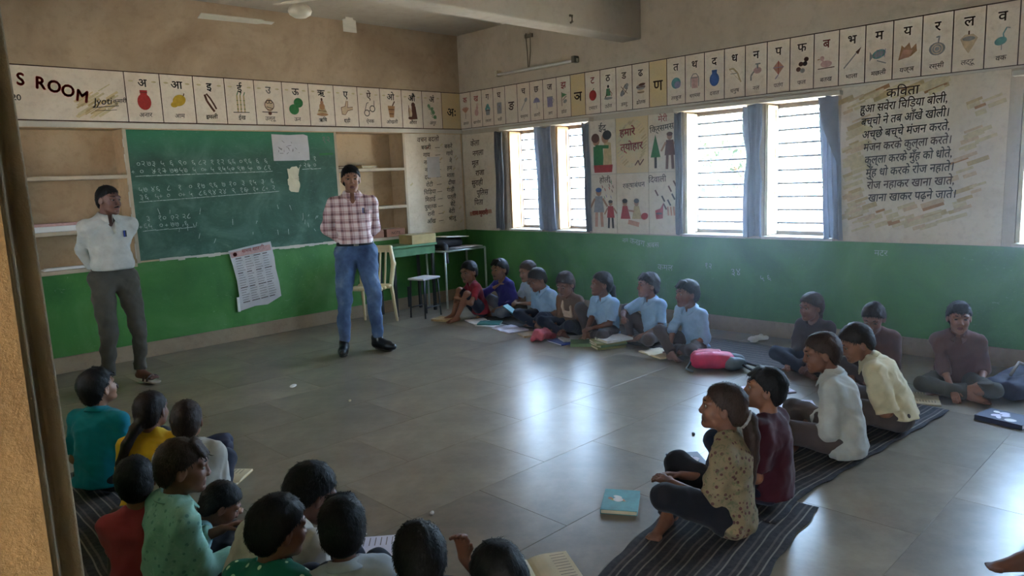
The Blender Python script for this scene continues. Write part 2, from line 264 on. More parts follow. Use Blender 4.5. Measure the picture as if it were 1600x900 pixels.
mb = MB().box((-6.303, -6.2, 2.89), (0, -5.95, ZC)); tag(mb.build('ceiling_beam', ['ceiling_paint'], bevel=.012), kind='structure')
mb = MB().box((-6.9, -11, -.2), (.3, .3, -.003)); floor = tag(mb.build('floor', ['joint_dark']), kind='structure')
rnd = random.Random(4); slab_me = {}
ys = [-.0] + [-.57 - .59 * k for k in range(17)] + [-10.6]; xs0 = [-6.303 + .905 * k for k in range(8)]
for r in range(len(ys) - 1):
    off = 0 if r % 2 else .42; xs = [-6.303] + [x + off for x in xs0 if -6.2 < x + off < -.1] + [0]
    for a, b in zip(xs[:-1], xs[1:]):
        key = (round(b - a, 3), round(ys[r] - ys[r + 1], 3)); 
        if key not in slab_me:
            w_, h_ = (b - a) / 2 - 0.0003, (ys[r] - ys[r + 1]) / 2 - .0003; q = MB(); e = .0016
            q.v = [(-w_, -h_, -.0016), (w_, -h_, -.0016), (w_, h_, -.0016), (-w_, h_, -.0016), (-w_ + e, -h_ + e, 0), (w_ - e, -h_ + e, 0), (w_ - e, h_ - e, 0), (-w_ + e, h_ - e, 0)]; q.f = [(4, 5, 6, 7), (0, 1, 5, 4), (1, 2, 6, 5), (2, 3, 7, 6), (3, 0, 4, 7)]; q.m = [0] * 5
            o = q.build('stone_slab', ['kota_stone'], floor); slab_me[key] = o.data
        else: o = bpy.data.objects.new('stone_slab', slab_me[key]); C.objects.link(o); o.parent = floor
        o.location = ((a + b) / 2, (ys[r] + ys[r + 1]) / 2, rnd.uniform(-.0006, 0)); o.rotation_euler = (rnd.uniform(-.0008, .0008), rnd.uniform(-.0008, .0008), 0)
# skirting, ledge bands, lintel ledges
tag(MB().box((-6.303, -.022, 0), (-.02, 0, .144)).build('baseboard_back', ['cement_skirting'], bevel=.004), kind='structure'); tag(MB().box((-.022, -10.6, 0), (0, 0, .144)).build('baseboard_right', ['cement_skirting'], bevel=.004), kind='structure')
tag(MB().box((-6.303, -10.6, 0), (-6.281, -7.95, .144)).box((-6.303, -6.78, 0), (-6.281, -.022, .144)).build('baseboard_left', ['cement_skirting'], bevel=.004), kind='structure')
tag(MB().box((-6.303, -.018, 2.15), (0, 0, 2.198)).build('trim_1', ['ledge_white'], bevel=.004), kind='structure')
tag(MB().box((-.014, -10.6, 2.186), (0, -.02, 2.204)).build('trim_2', ['ledge_white'], bevel=.004), kind='structure')
for k, (a, b) in enumerate(((-2.2, -.78), (-4.86, -3.26), (-7.7, -6.06))): tag(MB().box((-.075, a, 2.128), (0, b, 2.165)).build('trim_%d' % (k + 3), ['ledge_white'], bevel=.005), kind='structure')
# niche shelves: edging and stone boards
for k, n in enumerate((N1, N2)):
    e = .03; mb = MB().box((n[0] - e, -.012, n[2]), (n[0], .01, n[3])).box((n[1], -.012, n[2]), (n[1] + e, .01, n[3])); mb.build('niche_edging', ['shelf_stone'], wall_back)
    for z in ((1.715, 1.235, .895) if k == 0 else (1.72, 1.27, .895)): MB().box((n[0], -.015, z - .02), (n[1], .27, z + .015)).build('shelf_board', ['shelf_stone'], wall_back, bevel=.004)
# windows in the right wall
def window(i, a, b, wood, wall_x=(0, .24), flip=1):
    W = tag(empty('window_%d' % i, (0, 0, 0)), kind='structure'); z0, z1 = .93, 2.125; X = .2
    for lo, hi in (((X, a, z0), (X + .04, a + .035, z1)), ((X, b - .035, z0), (X + .04, b, z1)), ((X, a, z0), (X + .04, b, z0 + .04)), ((X, a, z1 - .04), (X + .04, b, z1))): MB().box(lo, hi).build('window_frame', ['wood_frame'], W, bevel=.004)
    for k in range(9):
        z = z0 + .04 + (z1 - z0 - .08) * (k + .6) / 9.2; MB().tube([(X + .02, a + .01, z), (X + .02, b - .01, z)], .0095, 8).build('window_bar', ['iron_bar'], W, smooth=True)
    S = MB().box((.006, b - .026, z0 + .012), (X - .004, b - .004, z1 - .012)); sh = S.build('shutter', [wood], W, bevel=.003)     # shutter folded back on the far reveal
    for lo, hi in ((.012, .03), (.56, .62), (1.15, 1.18)): MB().box((.004, b - .034, z0 + lo), (X - .006, b - .024, z0 + hi)).build('shutter_rail', [wood], sh, bevel=.002)
    for x in (.004, X - .04): MB().box((x, b - .033, z0 + .012), (x + .034, b - .024, z1 - .012)).build('shutter_stile', [wood], sh, bevel=.002)
    MB().box((-.028, a - .01, z0 - .022), (X + .03, b + .01, z0 + .004)).build('window_sill', ['ledge_white'], W, bevel=.004)
    return W
for i, (a, b) in enumerate(WIN_R): window(i + 1, a, b, 'wood_orange' if i < 2 else 'wood_pale')
for i, (a, b) in enumerate(WIN_L):
    W = tag(empty('window_%d' % (i + 7)), kind='structure'); X = -6.5
    for lo, hi in (((X, a, .93), (X + .04, a + .04, 2.125)), ((X, b - .04, .93), (X + .04, b, 2.125)), ((X, a, .93), (X + .04, b, .97)), ((X, a, 2.085), (X + .04, b, 2.125))): MB().box(lo, hi).build('window_frame', ['wood_frame'], W)
    for k in range(9): MB().tube([(X + .02, a + .01, 1.02 + .12 * k), (X + .02, b - .01, 1.02 + .12 * k)], .0065, 6).build('window_bar', ['iron_bar'], W)
# ---------------------------------------------------------------- the picture alphabet along both walls
PIC = {}
def pic(name):
    def deco(fn): PIC[name] = fn; return fn
    return deco
def jug(F, u, v, s, m, n=None): F.ell(u, v - .1 * s, .36 * s, .44 * s, m).poly([(u - .17 * s, v + .25 * s), (u + .17 * s, v + .25 * s), (u + .2 * s, v + .52 * s), (u - .2 * s, v + .52 * s)], m, .0004)
def draw(F, k, u, v, s):
    E = lambda x, y, a, b, m, r=0, l=0: F.ell(u + x * s, v + y * s, a * s, b * s, 'paint_' + m, r, l)
    P = lambda pts, m, l=0: F.poly([(u + x * s, v + y * s) for x, y in pts], 'paint_' + m, l)
    L = lambda pts, w_, m, l=0: F.line([(u + x * s, v + y * s) for x, y in pts], w_ * s, 'paint_' + m, l)
    R = lambda x, y, r, w_, m, l=0: F.ring(u + x * s, v + y * s, r * s, w_ * s, 'paint_' + m, l)
    if k == 'jug': jug(F, u, v, s, 'paint_red'); L([(-.2, .4), (.2, .4)], .03, 'brown', .0006)
    elif k == 'mango': E(.05, .05, .38, .3, 'yellow', .5); E(-.22, -.18, .22, .16, 'yellow', .3, .0004); L([(.3, .3), (.35, .45)], .05, 'brown', .0004)
    elif k == 'tamarind': L([(-.3, .45), (-.2, .1), (.05, -.3), (.2, -.5)], .13, 'brown'); L([(-.2, .5), (0, .25), (.2, -.1), (.32, -.35)], .1, 'brown', .0003)
    elif k == 'cane': 
        for x in (-.2, .0, .22): L([(x, -.5), (x, .5)], .09, 'ochre'); [L([(x - .06, y), (x + .06, y)], .03, 'green', .0004) for y in (-.3, -.05, .2)]; L([(x, .5), (x + .08, .7)], .05, 'green', .0004)
        L([(-.5, -.5), (.5, -.48)], .04, 'dark', .0002)
    elif k == 'owl': E(0, 0, .25, .42, 'smudge'); R(0, 0, .3, .05, 'brown', .0003); R(-.1, .2, .1, .04, 'dark', .0004); R(.1, .2, .1, .04, 'dark', .0004); L([(-.5, -.42), (.5, -.42)], .05, 'dark', .0003); E(0, -.5, .12, .1, 'brown', 0, .0005); L([(-.2, -.1), (.2, -.2)], .04, 'dark', .0005)
    elif k == 'wool': E(.15, .22, .32, .3, 'green'); E(-.18, -.2, .34, .32, 'green', 0, .0003)
    elif k == 'sage': E(0, -.45, .42, .1, 'orange'); P([(-.36, -.35), (.36, -.35), (.16, .05), (-.16, .05)], 'ochre', .0003); E(0, .05, .2, .22, 'orange', 0, .0004); E(0, .3, .12, .14, 'skin', 0, .0005); E(0, .5, .07, .1, 'brown', 0, .0006); L([(-.3, -.2), (.3, -.25)], .04, 'brown', .0007)
    elif k == 'heel': P([(-.4, .05), (-.1, .12), (.02, .5), (.14, .48), (.1, .05), (.5, .1), (.5, -.05), (.1, -.15), (-.1, -.42), (-.36, -.4)], 'smudge'); L([(-.4, .05), (-.1, .12), (.02, .5)], .035, 'brown', .0003); L([(.14, .48), (.1, .05), (.5, .1)], .035, 'brown', .0003); L([(-.4, .05), (-.36, -.4), (-.1, -.42), (.1, -.15), (.5, -.05)], .035, 'brown', .0003)
    elif k == 'specs': R(-.22, -.25, .2, .06, 'dark'); R(.24, .05, .2, .06, 'dark'); L([(-.08, -.15), (.08, -.05)], .05, 'dark', .0003); L([(-.36, -.08), (-.2, .4), (-.05, .45)], .045, 'dark', .0003); L([(.38, .2), (.4, .6)], .045, 'dark', .0003)
    elif k == 'mortar': P([(-.3, .3), (.3, .3), (.18, -.5), (-.18, -.5)], 'orange'); L([(.1, .3), (.3, .62)], .09, 'brown', .0003); L([(-.25, .05), (.25, .05)], .05, 'brown', .0004); L([(-.2, -.25), (.2, -.25)], .05, 'brown', .0004)
    elif k == 'woman': E(.1, .42, .17, .2, 'brown'); P([(-.05, .3), (.3, .35), (.42, -.55), (-.1, -.6)], 'brown', .0002); E(-.2, -.1, .16, .34, 'smudge', .2, .0003); L([(-.3, .4), (-.32, -.5)], .05, 'brown', .0004); E(-.2, -.5, .2, .1, 'brown', 0, .0004)
    elif k == 'grapes':
        rs = random.Random(3)
        for i in range(26): t = i / 25; R(-.25 + .5 * t + rs.uniform(-.22, .22) * (1 - abs(t - .4)), .45 - .95 * t + rs.uniform(-.1, .1), .075, .04, 'leafgreen', .0001 * (i % 4))
    elif k == 'lotus': 
        for a in (-.9, -.45, 0, .45, .9): E(.25 * math.sin(a), .12 + .1 * math.cos(a), .1, .3, 'blush', -a, .0001 * (a > 0))
        L([(0, -.1), (0, -.6)], .05, 'brown', .0003)
    elif k == 'rabbit': E(0, -.15, .26, .3, 'pink'); E(.1, .25, .16, .16, 'pink', 0, .0002); E(.05, .5, .05, .2, 'pink', .2, .0003); E(.2, .5, .05, .2, 'pink', -.2, .0003)
    elif k == 'pot': P([(-.22, -.5), (.22, -.5), (.32, 0), (-.32, 0)], 'grey'); [E(.2 * math.sin(a), .22 + .12 * math.cos(3 * a), .12, .2, 'teal', a, .0002) for a in (-1, -.4, .3, .9)]; L([(-.3, -.1), (.3, -.1)], .05, 'dark', .0004)
    elif k == 'clock': P([(-.28, -.5), (.28, -.5), (.28, .45), (-.28, .45)], 'grey'); R(0, .05, .2, .05, 'purple', .0003); L([(0, .05), (0, .2)], .04, 'dark', .0004)
    elif k == 'spoon': L([(-.35, -.5), (.15, .2)], .07, 'grey'); E(.25, .35, .14, .2, 'grey', -.6, .0002)
    elif k == 'umbrella': P([(-.4, 0), (-.25, .3), (0, .42), (.25, .3), (.4, 0)], 'purple'); L([(0, .0), (.05, -.5)], .05, 'grey', .0002)
    elif k == 'jar': P([(-.28, -.5), (.28, -.5), (.3, .3), (-.3, .3)], 'purple'); L([(-.32, .3), (.32, .3)], .08, 'grey', .0002); L([(.3, .2), (.45, 0), (.3, -.2)], .05, 'grey', .0002)
    elif k == 'flag': L([(-.2, -.55), (-.2, .55)], .06, 'brown'); P([(-.2, .5), (.35, .3), (-.2, .1)], 'leafgreen', .0002); E(.15, -.2, .2, .14, 'grey', .4, .0002); L([(-.1, -.1), (.3, .2)], .05, 'dark', .0004)
    elif k == 'tomato': E(0, -.05, .36, .4, 'red'); L([(0, .3), (.12, .48)], .06, 'green', .0003)
    elif k == 'worker': E(0, .45, .1, .12, 'dark'); P([(-.16, .3), (.16, .3), (.24, -.25), (-.24, -.25)], 'leafgreen', .0002); L([(.1, .2), (.36, -.1), (.3, -.3)], .06, 'skin', .0003); E(.0, -.42, .4, .1, 'grey', 0, .0003); L([(-.3, -.35), (-.1, -.1)], .08, 'brown', .0004)
    elif k == 'drum': E(-.18, -.2, .16, .24, 'grey', -.6); E(.2, .28, .16, .24, 'grey', -.6, .0001); L([(-.25, -.1), (.12, .42)], .05, 'dark', .0003); L([(-.05, -.32), (.32, .15)], .05, 'dark', .0003); L([(-.3, .3), (.3, -.25)], .04, 'brown', .0004)
    elif k == 'dholak': E(0, .08, .4, .2, 'grey'); E(0, -.25, .32, .15, 'smudge', 0, .0002); L([(-.4, .08), (.4, .08)], .05, 'brown', .0004); L([(-.3, -.3), (.3, -.3)], .05, 'brown', .0004); E(.1, .25, .3, .1, 'brown', .1, .0001)
    elif k == 'melon': E(0, 0, .38, .38, 'teal'); E(.12, -.12, .26, .24, 'purple', .3, .0003)
    elif k == 'flask': P([(-.22, -.5), (.22, -.5), (.26, .25), (-.26, .25)], 'pink'); L([(-.3, -.4), (-.3, .2), (-.12, .45), (.12, .45), (.3, .2), (.3, -.4)], .06, 'grey', .0002); L([(-.26, .2), (.26, .2)], .06, 'grey', .0003)
    elif k == 'inkpot': jug(F, u, v, s, 'paint_blue')
    elif k == 'bow': L([(-.4, .4), (-.1, .42), (.2, .1), (.35, -.3), (.45, -.5)], .1, 'ochre'); L([(-.4, .4), (.45, -.5)], .03, 'smudge', .0002); L([(-.3, .1), (.2, .1)], .05, 'grey', .0003)
    elif k == 'tap': E(.1, .1, .28, .2, 'pink'); L([(.1, .2), (.1, .5)], .1, 'grey', .0002); L([(-.05, .5), (.3, .5)], .08, 'grey', .0003); L([(-.15, .05), (-.35, -.2), (-.35, -.5)], .1, 'grey', .0003)
    elif k == 'kite': P([(0, .5), (.36, .1), (0, -.35), (-.36, .1)], 'blush'); L([(0, .5), (0, -.35)], .04, 'red', .0002); L([(-.36, .1), (.36, .1)], .04, 'purple', .0003); L([(0, -.35), (-.2, -.6)], .06, 'purple', .0003)
    elif k == 'fruit': [E(x, y, .15, .14, m, 0, .0001 * i) for i, (x, y, m) in enumerate(((-.2, -.2, 'brown'), (.05, -.3, 'grey'), (.2, .1, 'dark'), (-.05, .1, 'brown'), (.28, .35, 'brown')))]
    elif k == 'duck': E(0, -.1, .34, .2, 'pink'); E(-.25, .25, .13, .14, 'pink', 0, .0002); L([(-.25, .2), (-.15, 0)], .1, 'pink', .0001); L([(-.5, -.35), (.5, -.32)], .05, 'brown', .0003); L([(-.4, .22), (-.52, .2)], .06, 'orange', .0003)
    elif k == 'spear': L([(-.45, -.5), (.3, .35)], .07, 'grey'); P([(.2, .35), (.35, .2), (.52, .6)], 'brown', .0002)
    elif k == 'fish': E(0, .05, .38, .24, 'teal', .3); E(0, .05, .28, .15, 'grey', .3, .0002); P([(-.3, -.05), (-.5, .25), (-.5, -.3)], 'grey', .0003); [L([(-.15 + .15 * i, -.15), (-.1 + .15 * i, .3)], .04, 'purple', .0004) for i in range(4)]; L([(-.1, -.3), (.4, -.5)], .06, 'grey', .0003)
    elif k == 'fire': P([(-.45, -.45), (.2, -.3), (.5, -.05), (.45, .35), (.2, .1), (.1, .45), (-.15, .2), (-.3, .35)], 'orange'); P([(-.4, -.4), (.1, -.35), (.3, 0), (-.2, .1)], 'blush', .0003)
    elif k == 'rope': E(0, -.1, .4, .34, 'grey'); R(0, -.1, .26, .05, 'smudge', .0003); R(0, -.1, .14, .05, 'smudge', .0003); L([(.05, .2), (.1, .55), (-.05, .5)], .07, 'grey', .0003)
    elif k == 'top': P([(-.4, .2), (-.2, .42), (.2, .42), (.42, .2), (.2, -.25), (0, -.55), (-.2, -.25)], 'smudge'); E(0, .2, .3, .12, 'grey', 0, .0002); L([(0, .4), (0, .6)], .07, 'brown', .0003)
    elif k == 'crane': L([(.2, .5), (.05, .2), (.1, -.05)], .06, 'teal'); E(-.05, -.15, .28, .2, 'teal', .3, .0002); L([(0, -.3), (0, -.6)], .04, 'grey', .0003); L([(.2, .5), (.36, .45)], .05, 'grey', .0003)
def strip(wall, org, fr, u0, wd, rows, word_mat):
    for i, (let, word, p, lm, bg_) in enumerate(rows):
        u = u0 + wd * i; n = Vector(fr[2])
        F = Flat(); z0, z1 = ZL + .006, ZT - .006; F.poly([(u + .004, z0), (u + wd - .004, z0), (u + wd - .004, z1), (u + .004, z1)], bg_)
        pan = F.build('alphabet_panel', wall, Vector(org) + n * .0016, *fr); 
        G = Flat(); c = u + wd / 2
        if p is None: G.text(let, c, ZL + .16, .15, lm, bold=.02)
        else:
            G.text(let, c, ZT - .128, .105 if wd > .25 else .1, lm, bold=.022); G.text(word, c, ZL + .05, .058 if wd > .25 else .05, word_mat, bold=.012, slant=.1, rot=.04)
            if wd > .25: G.ell(c - .1, ZT - .08, .022, .009, 'paint_wash', 0, -.0003); G.ell(c + .1, ZT - .08, .022, .009, 'paint_wash', 0, -.0003)
        G.build('lettering', pan, Vector(org) + n * .0030, *fr)
        if p: G = Flat(); draw(G, p, c, ZL + .205, .17 if wd > .25 else .14); G.build('picture', pan, Vector(org) + n * .0026, *fr)
        G = Flat(); G.poly([(u - .004, ZL), (u + .004, ZL), (u + .004, ZT), (u - .004, ZT)], 'ink_brown'); G.build('divider_line', pan, Vector(org) + n * .0034, *fr)
vow = [('अ', 'अनार', 'jug', 'ink_black'), ('आ', 'आम', 'mango', 'ink_black'), ('इ', 'इमली', 'tamarind', 'ink_black'), ('ई', 'ईख', 'cane', 'ink_black'), ('उ', 'उल्लू', 'owl', 'ink_grey'), ('ऊ', 'ऊन', 'wool', 'ink_black'), ('ऋ', 'ऋषि', 'sage', 'ink_black'), ('ए', 'एड़ी', 'heel', 'ink_black'), ('ऐ', 'ऐनक', 'specs', 'ink_brown'), ('ओ', 'ओखली', 'mortar', 'ink_black'), ('औ', 'औरत', 'woman', 'ink_black'), ('अं', 'अंगूर', 'grapes', 'ink_black'), ('अः', '', None, 'ink_black')]
strip(wall_back, (0, 0, 0), BK, -4.03, .31, [(a, b, c, d, 'panel_yellow' if c is None else 'frieze_white') for a, b, c, d in vow], 'ink_black')
con = 'क कमल lotus,ख खरगोश rabbit,ग गमला pot,घ घड़ी clock,ङ - -,च चम्मच spoon,छ छतरी umbrella,ज जग jar,झ झंडा flag,ञ - -,ट टमाटर tomato,ठ ठठेरा worker,ड डमरू drum,ढ ढोलक dholak,ण - -,त तरबूज melon,थ थरमस flask,द दवात inkpot,ध धनुष bow,न नल tap,प पतंग kite,फ फल fruit,ब बतख duck,भ भाला spear,म मछली fish,य यज्ञ fire,र रस्सी rope,ल लट्टू top,व वक crane,श शलगम lotus,ष षटकोण clock,स सपेरा worker,ह हल bow'
rows = []
for i, t in enumerate(con.split(',')):
    a, b, c = t.split(); rows.append((a, '' if b == '-' else b, None if c == '-' else c, 'ink_red' if a in 'झटबखक' else 'ink_brown', 'panel_yellow' if c == '-' and a in 'ञण' else 'frieze_white'))
strip(wall_right, (0, 0, 0), RT, 0, .2095, rows, 'ink_brown')
def hlines(wall, fr, u0, u1):
    F = Flat()
    for z in (ZL, ZT): F.poly([(u0, z - .0045), (u1, z - .0045), (u1, z + .0045), (u0, z + .0045)], 'ink_brown')
    F.build('border_line', wall, Vector(fr[2]) * .0038, *fr)
hlines(wall_back, BK, -6.3, 0); hlines(wall_right, RT, 0, 10.6)
# the painted title at the left end of the back frieze
F = Flat(); F.poly([(-6.3, ZL + .006), (-4.036, ZL + .006), (-4.036, ZT - .006), (-6.3, ZT - .006)], 'frieze_white'); tp = F.build('title_panel', wall_back, (0, -.0016, 0), *BK)
F = Flat()
for ch, u, v, r in (('C', -5.36, 2.49, .1), ('L', -5.22, 2.505, .05), ('A', -5.1, 2.505, 0), ('S', -4.965, 2.50, -.05), ('S', -4.845, 2.492, -.08), ('R', -4.70, 2.468, -.10), ('O', -4.605, 2.445, -.14), ('O', -4.505, 2.415, -.16), ('M', -4.40, 2.375, -.2)):
    F.text(ch, u, v, .142, 'ink_red', rot=r, sx=.92, bold=.045)
F.build('lettering', tp, (0, -.0034, 0), *BK)
F = Flat(); F.text('2019-20', -4.855, 2.365, .07, 'ink_black', 'r', -.03); F.text('Jyoti', -4.235, 2.355, .085, 'ink_black', slant=.25, rot=.1); F.text('कुमारी', -4.09, 2.375, .05, 'ink_black', slant=.2, rot=.1); F.line([(-4.32, 2.325), (-4.1, 2.35)], .006, 'ink_black').line([(-4.3, 2.298), (-4.12, 2.312)], .005, 'ink_black').build('signature', tp, (0, -.0034, 0), *BK)
F = Flat(); rs = random.Random(8)
for i in range(44): t = rs.random(); u = -4.42 + .3 * t; v = 2.25 + .3 * rs.random() * (.5 + .5 * t); F.line([(u - .05, v - .03), (u + .05, v + .035)], rs.uniform(.008, .022), rs.choice(['paint_wash', 'paint_ochre', 'panel_yellow']), .00002 * i)
F.build('brush_wash', tp, (0, -.0021, 0), *BK)
# painted wall panels
def panel(wall, fr, u0, u1, z0, z1, m, off=.0012, th=.006):
    n = Vector(fr[2]); u, v = Vector(fr[0]), Vector(fr[1]); mbp = MB(); i = 0
    p = [u * a + v * b + n * c for c in (.0, th) for a, b in ((u0, z0), (u1, z0), (u1, z1), (u0, z1))]; mbp.v = [tuple(q) for q in p]; mbp.f = [(4, 5, 6, 7), (0, 1, 5, 4), (1, 2, 6, 5), (2, 3, 7, 6), (3, 0, 4, 7)]; mbp.m = [0] * 5; return mbp.build('painted_panel', [m], wall)
def fl(fr, d): return Vector(fr[2]) * d
pb = panel(wall_back, BK, -.945, -.03, .905, 2.14, 'panel_white'); F = Flat()
F.text('वचन बदलो', -.56, 2.045, .085, 'ink_brown', rot=.05, slant=.1)
L1 = 'बकरी,गाय,नदी,नई,दवा,रोटी,चिड़िया,मिठाई,पुस्तक,रानी,आँख'.split(','); L2 = 'बकरे,गायें,ने,हम,माता,दीया,गाड़ी,पत्ती,बेटे,बेटी,भालू'.split(',')
for i in range(11):
    v = 1.95 - .092 * i; F.text(L1[i], -.60 + .02 * (i > 4), v, .075, 'ink_black', rot=.05, slant=.12); F.line([(-.46, v + .02), (-.38, v + .025)], .006, 'ink_black'); F.text(L2[i], -.24 + .012 * (i % 3), v + .015, .075, 'ink_black', rot=.05, slant=.12)
F.build('lettering', pb, fl(BK, .0085), *BK); F = Flat(); rs = random.Random(5)
for i in range(14): u, v = rs.uniform(-.9, -.08), rs.uniform(1.0, 2.1); F.line([(u, v), (u + .04, v + .03)], .02, rs.choice(['paint_wash', 'paint_blush', 'paint_smudge']), .00003 * i)
F.build('brush_wash', pb, fl(BK, .0072), *BK)
pr = panel(wall_right, RT, .02, .64, .905, 2.13, 'panel_white'); F = Flat()
for i, (t, u) in enumerate((('केला', .26), ('नगला', .31), ('मूल', .25), ('राजा', .33), ('सुराही', .27), ('पुलिस', .36), ('पिता', .28))): F.text(t, u, 1.98 - .125 * i, .1, 'ink_brown', rot=.06, slant=.12)
F.text('राम मुरारी', .30, 1.10, .085, 'ink_red', rot=.04, bold=.03); F.line([(.1, 1.11), (.52, 1.15)], .05, 'paint_blush', -.0006); F.build('lettering', pr, fl(RT, .0085), *RT)
# six festival pictures between the windows
us = (2.15, 2.50, 2.915, 3.27); vs_ = (.915, 1.555, 2.135)
def man(F, u, v, s, shirt, legs, hat=None):
    F.ell(u, v + .42 * s, .09 * s, .1 * s, 'paint_skin', 0, .0004); F.ell(u, v + .48 * s, .1 * s, .06 * s, 'paint_' + (hat or 'dark'), 0, .0006); F.poly([(u - .12 * s, v + .32 * s), (u + .12 * s, v + .32 * s), (u + .17 * s, v - .1 * s), (u - .17 * s, v - .1 * s)], 'paint_' + shirt, .0002)
    F.line([(u - .08 * s, v - .1 * s), (u - .1 * s, v - .48 * s)], .09 * s, 'paint_' + legs, .0003).line([(u + .08 * s, v - .1 * s), (u + .1 * s, v - .48 * s)], .09 * s, 'paint_' + legs, .0003); F.line([(u - .13 * s, v + .26 * s), (u - .28 * s, v + .02 * s)], .06 * s, 'paint_skin', .0003).line([(u + .13 * s, v + .26 * s), (u + .28 * s, v + .05 * s)], .06 * s, 'paint_skin', .0003)
for r in (0, 1):
    for c in range(3):
        p = panel(wall_right, RT, us[c] + .004, us[c + 1] - .004, vs_[r] + .004, vs_[r + 1] - .004, 'panel_yellow' if (r, c) == (1, 1) else 'panel_white'); F = Flat(); G = Flat(); uc = (us[c] + us[c + 1]) / 2; v0 = vs_[r]
        if (r, c) == (1, 0):
            F.text('ईद', uc, v0 + .46, .1, 'ink_black'); G.poly([(uc - .13, v0 + .1), (uc + .01, v0 + .1), (uc + .0, v0 + .31), (uc - .13, v0 + .3)], 'paint_green', .0001).poly([(uc, v0 + .1), (uc + .12, v0 + .1), (uc + .11, v0 + .33), (uc + .02, v0 + .36)], 'paint_ochre', .0002).poly([(uc - .12, v0 + .02), (uc + .12, v0 + .02), (uc + .13, v0 + .1), (uc - .13, v0 + .1)], 'paint_red', .0003)
            G.ell(uc - .09, v0 + .365, .05, .06, 'paint_skin', 0, .0004).ell(uc - .1, v0 + .39, .055, .05, 'paint_brown', 0, .0006).ell(uc + .035, v0 + .385, .05, .055, 'paint_skin', 0, .0005).ell(uc + .06, v0 + .415, .06, .05, 'paint_dark', 0, .0007).line([(uc - .1, v0 + .3), (uc + .08, v0 + .29)], .035, 'paint_green', .0009)
        elif (r, c) == (1, 1):
            F.text('हमारे', uc - .05, v0 + .39, .11, 'ink_red', bold=.03, rot=.05); F.text('त्योहार', uc, v0 + .24, .11, 'ink_red', bold=.03, rot=.05); rs = random.Random(2)
            for i in range(40): a = i * 2 * PI / 40; u, v = uc + .16 * math.cos(a), v0 + .3 + .22 * math.sin(a); G.line([(u - .03, v - .02), (u + .03, v + .025)], .016, rs.choice(['paint_ochre', 'paint_wash', 'paint_smudge']), .00002 * i)
            G.line([(uc + .04, v0 + .08), (uc + .08, v0 + .13), (uc + .1, v0 + .08), (uc + .15, v0 + .14)], .014, 'paint_brown', .001)
        elif (r, c) == (1, 2):
            F.text('मेरी', uc + .0, v0 + .50, .085, 'ink_red'); F.text('क्रिसमस', uc - .01, v0 + .41, .085, 'ink_black', rot=.1); G.poly([(uc - .15, v0 + .15), (uc - .03, v0 + .15), (uc - .09, v0 + .38)], 'paint_green', .0001).line([(uc - .09, v0 + .15), (uc - .09, v0 + .04)], .03, 'paint_dark', .0002)
            man(G, uc + .08, v0 + .2, .36, 'brown', 'brown', 'brown')
        elif (r, c) == (0, 0):
            F.text('होली', uc + .02, v0 + .55, .085, 'ink_brown'); man(G, uc - .07, v0 + .27, .42, 'grey', 'blush', 'blue'); man(G, uc + .09, v0 + .2, .3, 'red', 'dark'); rs = random.Random(6)
            for i in range(12): u, v = uc + rs.uniform(-.06, .14), v0 + rs.uniform(.4, .62); G.line([(u, v), (u + .012, v - .03)], .009, rs.choice(['paint_brown', 'paint_purple', 'paint_red', 'paint_leafgreen']), .0005)
        elif (r, c) == (0, 1):
            F.text('रक्षाबंधन', uc + .02, v0 + .49, .075, 'ink_black', rot=.06)
            for u, m_ in ((uc - .1, 'red'), (uc + .05, 'ochre')): G.ell(u, v0 + .33, .03, .035, 'paint_skin', 0, .0003).ell(u, v0 + .35, .034, .025, 'paint_dark', 0, .0005).poly([(u - .03, v0 + .3), (u + .03, v0 + .3), (u + .07, v0 + .16), (u - .06, v0 + .16)], 'paint_' + m_, .0002)
            G.line([(uc - .06, v0 + .25), (uc + .02, v0 + .24)], .02, 'paint_skin', .0006).ell(uc + .15, v0 + .19, .045, .035, 'paint_red', .3, .0003).line([(uc - .06, v0 + .13), (uc + .08, v0 + .1)], .05, 'paint_blush', .0004)
        else:
            F.text('दिवाली', uc - .07, v0 + .54, .085, 'ink_brown', rot=.05)
            for i, (a, b) in enumerate(((-.1, .46), (-.02, .4), (.06, .5), (.1, .42), (.0, .32), (.05, .36), (.12, .55))): G.line([(uc + a, v0 + b), (uc + a + .035, v0 + b - .06)], .018, 'paint_dark' if i % 2 else 'paint_brown', .0002)
            G.poly([(uc - .1, v0 + .25), (uc - .04, v0 + .27), (uc - .0, v0 + .33), (uc - .01, v0 + .17), (uc - .09, v0 + .16)], 'paint_red', .0003).line([(uc - .09, v0 + .22), (uc - .02, v0 + .22)], .015, 'paint_dark', .0006); [G.line([(uc + .06 + .035 * i, v0 + .2), (uc + .05 + .035 * i, v0 + .29)], .02, 'paint_blush', .0003) for i in range(3)]
        F.build('lettering', p, fl(RT, .0095), *RT); G.build('picture', p, fl(RT, .0080), *RT)
# the poem
pp = panel(wall_right, RT, 4.85, 6.04, .912, 2.185, 'panel_white'); F = Flat(); F.text('कविता', 5.32, 2.075, .1, 'ink_brown', rot=.04, slant=.1)
poem = ['हुआ सवेरा चिड़िया बोली,', 'बच्चों ने तब आँखें खोली।', 'अच्छे बच्चे मंजन करते,', 'मंजन करके कुल्ला करते।', 'कुल्ला करके मुँह को धोते,', 'मुँह धो करके रोज नहाते।', 'रोज नहाकर खाना खाते,', 'खाना खाकर पढ़ने जाते।']
for i, t in enumerate(poem):
    g, _ = glyphs(t); wd = g[:, 0].max() - g[:, 0].min(); F.text(t, 5.0 + .012 * i, 1.965 - .103 * i, .092, 'ink_black' if i % 3 else 'ink_brown', 'l', rot=.045, slant=.14, sx=.64 / (wd * .092), bold=.016)
F.build('lettering', pp, fl(RT, .0095), *RT); F = Flat(); rs = random.Random(12)
